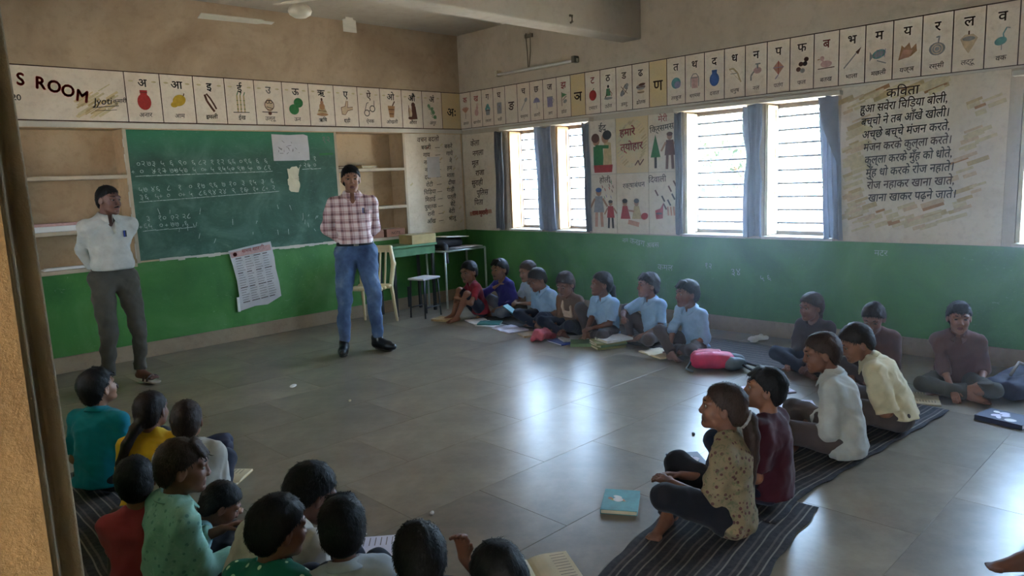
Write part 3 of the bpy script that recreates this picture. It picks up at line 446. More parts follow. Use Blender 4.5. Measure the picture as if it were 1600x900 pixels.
for i in range(150):
    t = rs.random(); 
    if t < .38: u, v = rs.gauss(4.965, .035), rs.uniform(1.1, 2.1)
    elif t < .62: u, v = rs.uniform(5.0, 5.75), rs.gauss(1.14, .06)
    elif t < .86: u, v = rs.gauss(5.83, .06), rs.uniform(1.1, 2.1)
    else: u, v = rs.uniform(5.05, 5.6), rs.gauss(2.12, .02)
    l = rs.uniform(.03, .08); F.line([(u - l, v - l * .35), (u + l, v + l * .35)], rs.uniform(.015, .04), rs.choice(['paint_ochre', 'paint_wash', 'paint_wash', 'paint_smudge', 'paint_orange' if t > .38 and rs.random() < .4 else 'paint_wash']), .000015 * i)
F.build('brush_wash', pp, fl(RT, .0068), *RT)
# chalk scribbles on the green dado
F = Flat(); rs = random.Random(21)
for u, v, t, s in ((2.75, .80, 'कखग', .09), (2.95, .78, 'अबस', .08), (2.6, .82, 'नम', .07), (3.1, .55, 'कमल', .09), (3.6, .6, '१२', .08), (3.9, .55, '३४', .1), (4.2, .52, '५ ६', .08), (5.2, .8, 'मटर', .07)): F.text(t, u, v, s, 'chalk', rot=rs.uniform(-.2, .2), bold=-.004)
F.build('chalk_scribble', wall_right, fl(RT, .001), *RT)
# outside: ground and trees
tag(MB().box((-40, -45, -.5), (45, 40, -.45)).build('ground', ['ground_earth']), kind='structure')
tag(MB().box((-14.4, -30, -.5), (-14, 18, 5.5)).build('wall_skyblock', ['skyblock_paint']), kind='structure')  # unseen wall, added to cut the sky light reaching the door side
tag(MB().box((-9.9, -13, 2.75), (-6.53, 3, 2.9)).box((-11.2, -11.6, -.5), (-6.53, -11.4, 2.75)).box((-11.2, 2.0, -.5), (-6.53, 2.2, 2.75)).build('roof_skyblock', ['ceiling_paint']), kind='structure'); tag(MB().box((-11.2, -13, -.2), (-6.9, 3, -.05)).build('floor_verandah', ['ground_earth']), kind='structure')  # unseen roof slab and end walls, added to dim daylight through the door
# ------------------------------------------------------------------ people: signed-distance bodies meshed with surface nets
V = lambda *a: np.array(a, dtype=np.float32)
def unit(v):
    v = np.asarray(v, dtype=np.float32); n = float(np.linalg.norm(v)); return v / n if n > 1e-9 else v
def rotm(yaw=0, pitch=0, roll=0):
    """columns = forward, left, up; yaw turns left, pitch > 0 looks down, roll > 0 tips towards the right shoulder"""
    cy, sy = math.cos(yaw), math.sin(yaw); cp, sp = math.cos(pitch), math.sin(pitch); cr, sr = math.cos(roll), math.sin(roll)
    Z = np.array([[cy, -sy, 0], [sy, cy, 0], [0, 0, 1]]); Y = np.array([[cp, 0, sp], [0, 1, 0], [-sp, 0, cp]])
    X = np.array([[1, 0, 0], [0, cr, -sr], [0, sr, cr]])
    return (Z @ Y @ X).astype(np.float32)

class Field:
    """a list of shapes, each mixed into the field in turn"""
    def __init__(s): s.p = []; s.fine = []
    def cap(s, a, b, ra, rb, k=.02, op='u', w=None, ratio=1.0):
        a = V(*a); b = V(*b); m = max(ra, rb) * max(1.0, ratio)
        s.p.append(('c', op, k, np.minimum(a, b) - m, np.maximum(a, b) + m, (a, b, ra, rb, w, ratio))); return s
    def ell(s, c, r, M=None, k=.02, op='u'):
        c = V(*c); m = max(r); s.p.append(('e', op, k, c - m, c + m, (c, V(*r), M))); return s
    def cyl(s, a, b, r, k=.004, op='s'):
        a = V(*a); b = V(*b); s.p.append(('y', op, k, np.minimum(a, b) - r, np.maximum(a, b) + r, (a, b, r))); return s
    def half2(s, o, n, o2, n2, k=.01): s.p.append(('w', 's', k, None, None, (V(*o), unit(n), V(*o2), unit(n2)))); return s
    def half(s, o, n, k=.006):          # keep the side the normal points to
        s.p.append(('h', 's', k, None, None, (V(*o), unit(n)))); return s
    def noise(s, amp, freq, seed=0, ridge=False): s.p.append(('n', '', 0, None, None, (amp, freq, seed, ridge))); return s

def _axis(lo, hi, fines, hc, hf):
    out = [lo]; x = lo
    while x < hi:
        f = any(a - hc <= x <= b for a, b in fines)
        x += hf if f else hc; out.append(x)
    return np.array(out, dtype=np.float32)

def mesh_field(F, hc, hf):
    lo = np.min([p[3] for p in F.p if p[1] == 'u'], 0) - 3 * hc; hi = np.max([p[4] for p in F.p if p[1] == 'u'], 0) + 3 * hc
    ax = [_axis(float(lo[i]), float(hi[i]), [(f[0][i], f[1][i]) for f in F.fine], hc, hf) for i in range(3)]
    G = np.full([len(a) for a in ax], 1.0, dtype=np.float32)
    for kind, op, k, plo, phi, q in F.p:
        if plo is None: sl = [slice(0, len(a)) for a in ax]
        else:
            m = k + 2.5 * hc
            sl = [slice(int(np.searchsorted(ax[i], plo[i] - m)), int(np.searchsorted(ax[i], phi[i] + m))) for i in range(3)]
        X = ax[0][sl[0]][:, None, None]; Y = ax[1][sl[1]][None, :, None]; Z = ax[2][sl[2]][None, None, :]
        g = G[sl[0], sl[1], sl[2]]
        if g.size == 0: continue
        if kind == 'n':
            amp, fr, sd, ridge = q; rs = np.random.RandomState(sd + 7)
            for j in range(4):
                d = rs.normal(size=3).astype(np.float32); d *= np.float32(fr * (.7 + .5 * j) / np.linalg.norm(d)); ph = rs.rand() * 6.28
                wv = np.sin(X * d[0] + Y * d[1] + Z * d[2] + ph + 1.3 * np.sin(X * d[1] - Y * d[2] + Z * d[0]))
                g += np.float32(amp / (1 + .5 * j)) * ((np.abs(wv) * 2 - 1.1) if ridge else wv)
            continue
        if kind == 'h':
            o, n = q
            b = -((X - o[0]) * n[0] + (Y - o[1]) * n[1] + (Z - o[2]) * n[2])
            h = np.clip(.5 - .5 * (b - g) / k, 0, 1); g[...] = b + (g - b) * h + k * h * (1 - h); continue
        if kind == 'w':
            o, n, o2, n2 = q; b = -np.maximum((X - o[0]) * n[0] + (Y - o[1]) * n[1] + (Z - o[2]) * n[2], (X - o2[0]) * n2[0] + (Y - o2[1]) * n2[1] + (Z - o2[2]) * n2[2])
            h = np.clip(.5 - .5 * (b - g) / k, 0, 1); g[...] = b + (g - b) * h + k * h * (1 - h); continue
        if kind == 'c':
            a, b, ra, rb, w, ratio = q; ba = b - a; l2 = float(ba @ ba) + 1e-12
            px, py, pz = X - a[0], Y - a[1], Z - a[2]
            t = np.clip((px * ba[0] + py * ba[1] + pz * ba[2]) / l2, 0, 1)
            px = px - ba[0] * t; py = py - ba[1] * t; pz = pz - ba[2] * t
            if w is not None and ratio != 1.0:
                u = (px * w[0] + py * w[1] + pz * w[2]) * np.float32(1 / ratio - 1)
                px = px + w[0] * u; py = py + w[1] * u; pz = pz + w[2] * u
            d = np.sqrt(px * px + py * py + pz * pz) - (ra + (rb - ra) * t)
        elif kind == 'e':
            c, r, M = q; px, py, pz = X - c[0], Y - c[1], Z - c[2]
            if M is not None:
                px, py, pz = (M[0, 0] * px + M[1, 0] * py + M[2, 0] * pz, M[0, 1] * px + M[1, 1] * py + M[2, 1] * pz, M[0, 2] * px + M[1, 2] * py + M[2, 2] * pz)
            px = px / r[0]; py = py / r[1]; pz = pz / r[2]
            k0 = np.sqrt(px * px + py * py + pz * pz); px = px / r[0]; py = py / r[1]; pz = pz / r[2]
            d = k0 * (k0 - 1) / (np.sqrt(px * px + py * py + pz * pz) + 1e-9)
        else:
            a, b, r = q; ba = b - a; L = float(np.linalg.norm(ba)); n = ba / L
            px, py, pz = X - a[0], Y - a[1], Z - a[2]; t = px * n[0] + py * n[1] + pz * n[2]
            rad = np.sqrt(np.maximum(px * px + py * py + pz * pz - t * t, 0)) - r
            d = np.maximum(rad, np.abs(t - L / 2) - L / 2)
        if op == 'u':
            h = np.clip(.5 + .5 * (d - g) / k, 0, 1); g[...] = d + (g - d) * h - k * h * (1 - h)
        else:
            d = -d; h = np.clip(.5 - .5 * (d - g) / k, 0, 1); g[...] = d + (g - d) * h + k * h * (1 - h)
    # surface nets
    S = G < 0; nx, ny, nz = S.shape
    c8 = [S[i:nx - 1 + i, j:ny - 1 + j, l:nz - 1 + l] for i in (0, 1) for j in (0, 1) for l in (0, 1)]
    cnt = np.zeros(c8[0].shape, np.int8)
    for c in c8: cnt += c
    cell = (cnt > 0) & (cnt < 8); idx = np.full(cell.shape, -1, np.int32); ci = np.argwhere(cell); n = len(ci)
    idx[cell] = np.arange(n)
    acc = np.zeros((n, 3), np.float64); num = np.zeros(n)
    cor = [(i, j, l) for i in (0, 1) for j in (0, 1) for l in (0, 1)]
    val = {c: G[ci[:, 0] + c[0], ci[:, 1] + c[1], ci[:, 2] + c[2]] for c in cor}
    P = lambda c: np.stack([ax[i][ci[:, i] + c[i]] for i in range(3)], -1)
    for e in range(3):
        for c in cor:
            if c[e]: continue
            c2 = tuple(1 if i == e else c[i] for i in range(3)); v0, v1 = val[c], val[c2]
            m = (v0 < 0) != (v1 < 0); t = v0[m] / (v0[m] - v1[m])
            p0, p1 = P(c)[m], P(c2)[m]; acc[m] += p0 + (p1 - p0) * t[:, None]; num[m] += 1
    vs = acc / np.maximum(num, 1)[:, None]
    quads = []
    for e in range(3):
        a = [slice(1, -1)] * 3; a[e] = slice(0, -1); b = [slice(1, -1)] * 3; b[e] = slice(1, None)
        s0, s1 = S[tuple(a)], S[tuple(b)]; w = np.argwhere(s0 != s1); fl = s0[s0 != s1]
        off = np.array([1, 1, 1]); off[e] = 0; w = w + off
        u1 = np.zeros(3, int); u2 = np.zeros(3, int); u1[(e + 1) % 3] = 1; u2[(e + 2) % 3] = 1
        g = lambda q: idx[q[:, 0], q[:, 1], q[:, 2]]
        q = np.stack([g(w - u1 - u2), g(w - u2), g(w), g(w - u1)], -1); q[~fl] = q[~fl][:, ::-1]
        quads.append(q)
    return vs, np.concatenate(quads)

def net_mesh(name, F, hc, hf, mats, parent, matfn=None, decimate=None):
    vs, qs = mesh_field(F, hc, hf)
    me = bpy.data.meshes.new(name); nq = len(qs)
    me.vertices.add(len(vs)); me.vertices.foreach_set('co', vs.astype(np.float32).ravel())
    me.loops.add(nq * 4); me.loops.foreach_set('vertex_index', qs.astype(np.int32).ravel())
    me.polygons.add(nq); me.polygons.foreach_set('loop_start', np.arange(0, nq * 4, 4, dtype=np.int32))
    me.polygons.foreach_set('use_smooth', np.ones(nq, bool))
    for m in mats: me.materials.append(m)
    if matfn is not None:
        fc = vs[qs].mean(1); me.polygons.foreach_set('material_index', matfn(fc).astype(np.int32))
    me.update(calc_edges=True); me.validate()
    o = bpy.data.objects.new(name, me); C.objects.link(o); o.parent = parent
    return o

def ik(a, b, l1, l2, hint):
    a, b, hint = V(*a), V(*b), V(*hint); d = b - a; L = float(np.linalg.norm(d))
    if L > (l1 + l2) * .995: b = a + d / L * (l1 + l2) * .995; d = b - a; L = float(np.linalg.norm(d))
    x = (l1 * l1 - l2 * l2 + L * L) / (2 * L); h = math.sqrt(max(l1 * l1 - x * x, 1e-6)); n = d / L
    hv = hint - n * float(hint @ n); return a + n * x + unit(hv) * h, b

def hand(F, wrist, fwd, palm_n, side, s, curl):
    """five separate fingers on a palm; fwd = wrist to knuckles, palm_n = out of the palm, side = +1 left hand"""
    fwd = unit(fwd); palm_n = unit(np.asarray(palm_n) - fwd * float(np.asarray(palm_n) @ fwd)); th = unit(np.cross(fwd, palm_n)) * -side   # towards the thumb
    k0 = wrist + fwd * .075 * s
    for j, o in enumerate((.026, .009, -.009, -.025)):
        F.cap(wrist + th * o * .55 * s + fwd * .008 * s, k0 + th * o * s, .0125 * s, .0105 * s, .008)
    for j, (o, L) in enumerate(((.028, .066), (.0095, .075), (-.0095, .07), (-.027, .054))):
        b = k0 + th * o * s; ang = curl * (.9 + .12 * j); d = fwd; p = b
        for seg, f in ((.45, .6), (.32, 1.0), (.23, .8)):
            a = ang * f; d = unit(d * math.cos(a) + palm_n * math.sin(a)); e = p + d * L * seg * s
            F.cap(p, e, .0086 * s, .0076 * s, .003); p = e
    b = wrist + fwd * .022 * s + th * .022 * s; d = unit(fwd * .72 + th * .62 + palm_n * .25); e = b + d * .038 * s
    F.cap(b, e, .0125 * s, .0095 * s, .006); d2 = unit(d * .75 + fwd * .5 + palm_n * .3 * (1 + curl)); F.cap(e, e + d2 * .03 * s, .0092 * s, .0078 * s, .003)

def head_prims(F, c, M, s, jaw=1.0, kid=False):
    kz = .9 if kid else 1.0; kn = .82 if kid else 1.0
    h = lambda x, y, z: c + M @ V(x * s, y * s, z * s * (kz if z < 0 else 1))
    F.ell(h(-.014, 0, .032), (.093 * s, .074 * s, .082 * s), M, .02)
    F.ell(h(.03, 0, -.035), (.058 * s, .055 * s * jaw, .074 * s), M, .03)
    F.cap(h(.03, .035, -.07), h(.066, .012, -.09), .02 * s, .018 * s, .02); F.cap(h(.03, -.035, -.07), h(.066, -.012, -.09), .02 * s, .018 * s, .02)
    F.ell(h(.071, 0, -.094), (.016 * s, .02 * s, .015 * s), M, .014)
    for y in (1, -1):
        F.ell(h(.056, .034 * y, -.028), (.026 * s, .024 * s, .025 * s), M, .02)                    # cheek
        F.cap(h(.08, .012 * y, .032), h(.068, .046 * y, .03), .011 * s, .01 * s, .014)                # brow ridge
        F.ell(h(.093, .031 * y, .01), (.014 * s, .018 * s, .0115 * s), M, .012, 's')                  # eye socket
    F.cap(h(.079, 0, .018), h(.103 - (.006 if kid else 0), 0, -.022), .0085 * s, .0125 * s * (.9 if kid else 1), .008)                           # nose
    for y in (1, -1):
        F.ell(h(.094, .012 * y, -.027), (.011 * s, .0085 * s, .0085 * s), M, .006)
        F.ell(h(.0995, .0065 * y, -.0385), (.005 * s, .004 * s, .005 * s), M, .003, 's')
    F.ell(h(.081, 0, -.0555), (.0105 * s, .021 * s, .0062 * s), M, .007)
    F.ell(h(.079, 0, -.067), (.0108 * s, .018 * s, .007 * s), M, .007)
    F.cap(h(.1, -.02, -.0612), h(.1, .02, -.0612), .0022 * s, .0022 * s, .004, 's')
    F.ell(h(.078, 0, -.08), (.006 * s, .02 * s, .005 * s), M, .008, 's')
    for y in (1, -1):
        E = M @ rotm(-.35 * y, .12, 0)
        F.ell(h(-.006, .077 * y, -.004), (.02 * s, .0075 * s, .031 * s), E, .006)
        F.ell(h(-.001, .0845 * y, 0), (.011 * s, .005 * s, .018 * s), E, .004, 's')
    F.fine.append((c - .125 * s, c + .125 * s))

def small_mesh(name, vs, fs, mats, parent, mi=None, smooth=True):
    me = bpy.data.meshes.new(name); me.from_pydata([tuple(map(float, v)) for v in vs], [], fs)
    for m in mats: me.materials.append(m)
    if mi is not None: me.polygons.foreach_set('material_index', mi)
    if smooth: me.polygons.foreach_set('use_smooth', [True] * len(fs))
    me.update(); o = bpy.data.objects.new(name, me); C.objects.link(o); o.parent = parent; return o

def eye_mesh(parent, c, M, s, y, look):
    vs, fs, mi = [], [], []; nu, nv = 12, 5
    for j in range(nv + 1):
        a = math.pi / 2 * j / nv
        for i in range(nu):
            t = 2 * math.pi * i / nu; r = math.sin(a)
            vs.append(c + M @ V((.0745 + .0085 * math.cos(a)) * s, (.0315 * y + .0145 * r * math.cos(t)) * s, (.0105 + .0062 * r * math.sin(t)) * s))
    for j in range(nv):
        for i in range(nu):
            fs.append((j * nu + i, j * nu + (i + 1) % nu, (j + 1) * nu + (i + 1) % nu, (j + 1) * nu + i)); mi.append(1 if j < 3 else 0)
    return small_mesh('eye', vs, fs, [MAT['eye_white'], MAT['eye_dark']], parent, mi)

def brow_mesh(parent, c, M, s, y):
    vs, fs = [], []
    pts = [(.0845, .012, .033), (.083, .024, .0385), (.077, .036, .039), (.066, .047, .033)]
    for i, p in enumerate(pts):
        th = (.0035, .0045, .004, .0018)[i]
        for dx, dz in ((.003, -th), (.0055, 0), (.003, th), (-.006, 0)): vs.append(c + M @ V((p[0] + dx) * s, p[1] * y * s, (p[2] + dz) * s))
    for i in range(3):
        for j in range(4): fs.append((i * 4 + j, i * 4 + (j + 1) % 4, i * 4 + 4 + (j + 1) % 4, i * 4 + 4 + j))
    fs += [(0, 1, 2, 3), (12, 13, 14, 15)]
    return small_mesh('eyebrow', vs, fs, [MAT['hair_black']], parent)

def strands(ho, crown, HC, HM, hs, seed, n, mat, messy):
    """short tapered locks lying over the hair, combed away from the crown"""
    me = ho.data; nv = len(me.vertices); co = np.zeros(nv * 3, np.float32); no = np.zeros(nv * 3, np.float32); me.vertices.foreach_get('co', co); me.vertices.foreach_get('normal', no); co = co.reshape(-1, 3); no = no.reshape(-1, 3)
    rs = np.random.RandomState(seed + 900); q = (co - HC) @ HM / hs; ok = np.where((np.linalg.norm(q, axis=1) < .16) & (((no @ HM)[:, 2] > -.5)))[0]
    i = ok[rs.randint(0, len(ok), n)]; p, nn = co[i], no[i]; d = p - crown + HM[:, 2] * -.03 * hs + rs.normal(size=(n, 3)).astype(np.float32) * .028 * hs * messy; d -= nn * (d * nn).sum(1)[:, None]; d /= np.linalg.norm(d, axis=1)[:, None] + 1e-6
    w = np.cross(d, nn); L = (rs.uniform(.018, .036, n) * hs)[:, None]; W = (rs.uniform(.0012, .0026, n) * hs)[:, None]; up = (rs.uniform(.0005, .004, n) * hs * messy)[:, None]
    a = p - nn * .002 * hs; b = p + d * L * .5 + nn * up; c = p + d * L + nn * (up * 1.1 - L * L / (.16 * hs))
    vs = np.stack([a - w * W, a + w * W, b + w * W * .9, b - w * W * .9, c], 1).reshape(-1, 3); k = np.arange(n) * 5
    fs = [(x, x + 1, x + 2, x + 3) for x in k.tolist()] + [(x + 3, x + 2, x + 4) for x in k.tolist()]
    m2 = bpy.data.meshes.new('hair_locks'); m2.from_pydata(vs.tolist(), [], fs); m2.materials.append(mat); m2.polygons.foreach_set('use_smooth', [True] * len(fs)); m2.update(); o = bpy.data.objects.new('hair_locks', m2); C.objects.link(o); o.parent = ho; o['kind'] = 'stuff'

def make_person(S):
    """S: dict describing one person; local frame +X forward, +Y left, +Z up, root on the floor under the pelvis"""
    g = S.get; s = g('s', 1.0); adult = g('adult', False); hs_ = g('hs', .005); hc = g('hc', .010)
    root = bpy.data.objects.new('person', None); C.objects.link(root); root.empty_display_size = .1
    root.location = (S['at'][0], S['at'][1], g('z', 0)); root.rotation_euler = (0, 0, math.radians(S['yaw']))
    root['label'] = S['label']; root['category'] = 'person'
    if g('group'): root['group'] = S['group']
    lat = V(0, 1, 0)
    if adult: D = dict(spine=.50, sh=.168, ua=.285, fa=.255, th=.43, sh_l=.42, hipw=.095, neck=.078, hd=1.0 * g('hd', 1), pz=.93)
    else: D = dict(spine=.335, sh=.125, ua=.215, fa=.19, th=.31, sh_l=.30, hipw=.068, neck=.048, hd=.88 * g('hd', 1), pz=.085)
    D['sh'] *= g('shw', 1.0)
    for k in D:
        if k != 'hd' : D[k] *= s
    b = s * (1.35 if adult else 1.0)            # limb thickness
    P = V(0, 0, g('pz', D['pz'])); lean = math.radians(g('lean', 5)); curve = math.radians(g('curve', 12)); side = math.radians(g('side', 0)); tw = math.radians(g('twist', 0))
    pts = [P]; a = lean - curve * .5; n = 4
    for i in range(n):
        d = V(math.sin(a), -math.sin(side) * math.cos(a), math.cos(a) * math.cos(side)); pts.append(pts[-1] + unit(d) * D['spine'] / n); a += curve * 1.5 / n
    N = pts[-1]; updir = unit(pts[-1] - pts[-3]); cw, sw = math.cos(tw), math.sin(tw); shl = unit(V(-sw, cw, 0) + V(0, 0, math.sin(side) * .3)); fwd = unit(np.cross(shl, updir))
    hy, hp, hr = [math.radians(v) for v in g('head', (0, 0, 0))]; HM = rotm(hy + tw, hp, hr)
    neck_dir = unit(updir * .8 + V(0, 0, .5) + fwd * .15 + (HM[:, 2] + HM[:, 0] * .0) * .35)
    hs = D['hd'] * s if not adult else D['hd'] * s
    HC = N + neck_dir * D['neck'] + HM @ V(.026 * hs, 0, .094 * hs)
    if g('probe'): return HC, D
    sh = {1: N + shl * D['sh'] - updir * .035 * b, -1: N - shl * D['sh'] - updir * .035 * b}
    hip = {1: P + V(.01, D['hipw'], 0), -1: P + V(.01, -D['hipw'], 0)}
    # ---- limbs
    arm, leg = {}, {}
    for sd, ch in ((1, 'L'), (-1, 'R')):
        t = V(*S['hand' + ch]) * (s if not adult else 1)
        el, wr = ik(sh[sd], t, D['ua'], D['fa'], V(*g('elbow' + ch, (-.3, .6 * sd, -.5)))); arm[sd] = (el, wr)
        kn, an = ik(hip[sd], V(*S['foot' + ch]) * (s if not adult else 1), D['th'], D['sh_l'], V(*g('knee' + ch, (.4, .5 * sd, .35)))); leg[sd] = (kn, an)
    skin = MAT[g('skin', 'skin_a')]
    # ---- body
    F = Field()
    tr = [.070, .066, .064, .068, .044]; rt = [1.45, 1.38, 1.42, 1.5, 1.35]
    def torso(F, add, k=.03, lo=0):
        for i in range(lo, n): F.cap(pts[i], pts[i + 1], tr[i] * b + add, tr[i + 1] * b + add, k, 'u', lat, (rt[i] + rt[i + 1]) / 2)
        F.cap(sh[1], N + shl * .03 * b - updir * .012 * b, .037 * b + add, .037 * b + add, k * .7); F.cap(sh[-1], N - shl * .03 * b - updir * .012 * b, .037 * b + add, .037 * b + add, k * .7)
        if g('belly') and add > .005: F.ell(pts[1] + V(.05, 0, .01) * b, (.075 * b + add, .1 * b + add, .1 * b + add), None, .05)
        if g('bust'): 
            for y in (1, -1): F.ell(pts[3] + (fwd * .055 + shl * .05 * y - updir * .02) * b, (.035 * b + add, .04 * b + add, .04 * b + add), None, .03)
    torso(F, -.008)
    F.cap(N - updir * .03 * b, HC + HM @ V(-.03 * hs, 0, -.055 * hs), .047 * hs * (1.12 if adult else .92), .045 * hs * (1.12 if adult else .95), .02)
    for sd, ch in ((1, 'L'), (-1, 'R')):
        el, wr = arm[sd]; q_ = .86 if g('sleeve', .75) > 1 else 1.0; F.cap(sh[sd], el, .036 * b * q_, .028 * b * q_, .02); F.cap(el, wr, .0285 * b * q_, .0185 * b, .012)
        m = el + (wr - el) * .3; F.cap(el, m, .028 * b * q_, .03 * b * q_, .01)
        kn, an = leg[sd]; q_ = .84 if g('leg_len', .93) > .1 else 1.0; F.cap(hip[sd], kn, .062 * b * q_, .042 * b * q_, .02); F.cap(kn, an, .041 * b * q_, .025 * b, .012); F.cap(kn + (an - kn) * .1, kn + (an - kn) * .4, .036 * b * q_, .042 * b * q_, .015)
        # foot
        fd = unit(V(*g('toe' + ch, (1, .2 * sd, -.1)))); fs = s * (1.35 if adult else 1.0); dn = unit(V(*g('sole' + ch, (0, 0, -1))))
        heel = an - fd * .025 * fs + dn * .022 * fs; ball = an + fd * .095 * fs + dn * .03 * fs
        if not g('shoes') == 'closed':
            F.cap(an, ball - dn * .004, .025 * fs, .017 * fs, .015); F.cap(heel, ball, .023 * fs, .018 * fs, .015); lf = unit(np.cross(dn, fd))
            for j in range(5):
                o = (j - 2) * .0125 * fs; F.cap(ball + lf * o, ball + lf * o + fd * (.036 - .004 * abs(j - 2 + .8 * sd)) * fs, .0092 * fs, .0078 * fs, .004)
        leg[sd] = (kn, an, fd, dn, heel, ball, fs)
        # hand
        hfwd = V(*g('hdir' + ch)) if g('hdir' + ch) else (wr - el); pn = V(*g('palm' + ch, (0, -sd * .3, -1)))
        hsz = s * (1.0 if adult else .78); hand(F, wr, hfwd, pn, sd, hsz, g('curl' + ch, g('curl', .35)))
        hc_ = wr + unit(hfwd) * .075 * hsz; F.fine.append((hc_ - .075 * hsz, hc_ + .075 * hsz))
    head_prims(F, HC, HM, hs, g('jaw', 1.0), not adult)
    HMt = HM.T
    def lips(fc):
        q = (fc - HC) @ HM / hs
        m = (q[:, 0] > .074) & (((q[:, 1] / .0215) ** 2 + ((q[:, 2] + .0612 * (1.0 if adult else .9)) / .0108) ** 2) < 1)
        return m
    body = net_mesh('body', F, hc, hs_, [skin, MAT['lips']], root, lips)
    # ---- face
    if g('face', True):
        for y in (1, -1): eye_mesh(root, HC, HM, hs, y, None); brow_mesh(root, HC, HM, hs, y)
    if g('moustache'):
        Fm = Field(); h = lambda x, y, z: HC + HM @ V(x * hs, y * hs, z * hs)
        for y in (1, -1): Fm.cap(h(.094, .002 * y, -.046), h(.082, .026 * y, -.052), .006 * hs, .0035 * hs, .004)
        net_mesh('moustache', Fm, .003, .003, [MAT['hair_black']], root)
    # ---- hair
    Fh = Field(); h = lambda x, y, z: HC + HM @ V(x * hs, y * hs, z * hs); hv = g('hair_vol', .010); tl = g('hair_line', .008)
    Fh.ell(h(-.018, 0, .036), ((.093 + hv) * hs, (.075 + hv * .9) * hs, (.082 + hv * 1.3) * hs), HM, .02)
    Fh.ell(h(-.045, 0, -.012), ((.060 + hv) * hs, (.064 + hv) * hs, .078 * hs), HM, .02)
    Fh.noise(.0012 * hs * g('messy', 1), 55 / hs, g('seed', 1)); Fh.noise(.0007 * hs * g('messy', 1), 170 / hs, g('seed', 1) + 50)
    sl = g('slope', .78)
    Fh.half2(h(0, 0, .004 + tl), HM @ V(-sl, 0, 1), h(-.012, 0, .0 + tl), HM @ V(-1.9, 0, 1), .010)                                  # hairline: forehead, above the ears, nape
    Fh.ell(h(.105, 0, .005), (.045 * hs, .058 * hs, (.058 + g('fringe', 0)) * hs), HM, .012, 's')
    if g('fringe_tuft'):
        rs = random.Random(g('seed', 1))
        for i in range(7):
            y = -.05 + .1 * i / 6; Fh.cap(h(.03, y * .8, .112), h(.092 - abs(y) * .35, y + rs.uniform(-.01, .01), .066 + rs.uniform(-.008, .008)), .012 * hs, .005 * hs, .012)
    if g('ponytail'):
        q0 = h(-.085, 0, g('pony_z', -.01)); q = [q0] + [q0 + V(*t) * s for t in g('ponytail')]; r0 = g('pony_r', .026) * hs
        for i in range(len(q) - 1): Fh.cap(q[i], q[i + 1], r0 * (1.1 - .55 * i / len(q)), r0 * (1.1 - .55 * (i + 1) / len(q)), .014)
    if g('bun'): Fh.ell(h(-.11, 0, .0), (.035 * hs, .042 * hs, .042 * hs), HM, .01)
    ho = net_mesh('hair', Fh, hs_ * 1.15, hs_, [MAT[g('hair', 'hair_black')]], root); strands(ho, h(-.03, 0, .13), HC, HM, hs, g('seed', 1), g('n_strand', 900), MAT[g('hair', 'hair_black')], g('messy', 1))
    if g('hair_tie'):
        q0 = h(-.085, 0, g('pony_z', -.01)); d = V(*g('ponytail')[0]) * s; Ft = Field(); c = q0 + d * .7
        u = unit(np.cross(d, V(0, 1, .2))); w = unit(np.cross(d, u)); R_ = g('pony_r', .026) * hs * 1.12
        for i in range(10):
            a0, a1 = 2 * math.pi * i / 10, 2 * math.pi * (i + 1) / 10; Ft.cap(c + (u * math.cos(a0) + w * math.sin(a0)) * R_, c + (u * math.cos(a1) + w * math.sin(a1)) * R_, .006, .006, .003)
        net_mesh('hair_tie', Ft, .004, .004, [MAT['band_grey']], root)
    if g('stud'):
        Fs = Field()
        for y in (1, -1): Fs = Field(); Fs.ell(h(.004, .083 * y, -.033), (.006 * hs, .006 * hs, .006 * hs), None, .002); net_mesh('ear_stud', Fs, .002, .002, [MAT['paper_white']], root)
    if g('straps'):
        Q = Field(); fr_ = lambda i, y, z: pts[i] + (fwd * (.068 + .016) + shl * y + updir * z) * b
        for y in (1, -1): Q.cap(N + (fwd * .02 + shl * .062 * y + updir * .0) * b, fr_(3, .06 * y, .0), .014, .014, .006); Q.cap(fr_(3, .06 * y, 0), fr_(2, .05 * y, .02), .014, .014, .006)
        Q.cap(fr_(2, -.045, .02), fr_(2, .045, .02), .02, .02, .008); Q.cap(fr_(2, -.045, -.015), fr_(2, .045, -.015), .02, .02, .008); net_mesh('pinafore', Q, .007, .007, [MAT['pinafore']], root)
    # ---- lower garment
    L = Field(); ln = g('leg_len', .93); ad = g('loose', .014) * (1.2 if adult else 1)
    for sd in (1, -1):
        kn, an = leg[sd][:2]; flare = ad * g('flare', 1.0); e = kn + (an - kn) * ln
        if ln > .1:
            L.cap(kn, e + unit(an - kn) * .03, .041 * b + ad, .026 * b + flare, .012); L.cyl(e, e + unit(an - kn) * .09, .085 * b)
        else:
            kk = hip[sd] + (kn - hip[sd]) * (.98 + ln)
            L.cap(hip[sd], kk, .062 * b + ad, .046 * b + flare, .02); L.cyl(kk, kk + unit(kn - hip[sd]) * .1, .1 * b)
    for sd in (1, -1):
        kn, an = leg[sd][:2]
        if ln > .1: L.cap(hip[sd], kn, .064 * b + ad, .043 * b + ad, .02)
    L.cap(pts[0] - V(0, 0, .0), pts[1] * .8 + pts[0] * .2, tr[0] * b + ad * (.9 if adult else .2), tr[1] * b + ad * (.6 if adult else .1), .03, 'u', lat, 1.42)
    L.noise(g('leg_fold', .0035), 24, g('seed', 1) + 3); L.noise(g('leg_fold', .0035) * .5, 30, g('seed', 1) + 4, True)
    if not adult: L.half((0, 0, -root.location.z + .006), (0, 0, 1), .004)
    if adult: L.half(pts[1] * .85 + pts[0] * .15, -unit(pts[1] - pts[0]), .004)
    lower = net_mesh(g('lower', 'trousers'), L, hc * .9, hc * .9, [MAT[S['lower_mat']]], root)
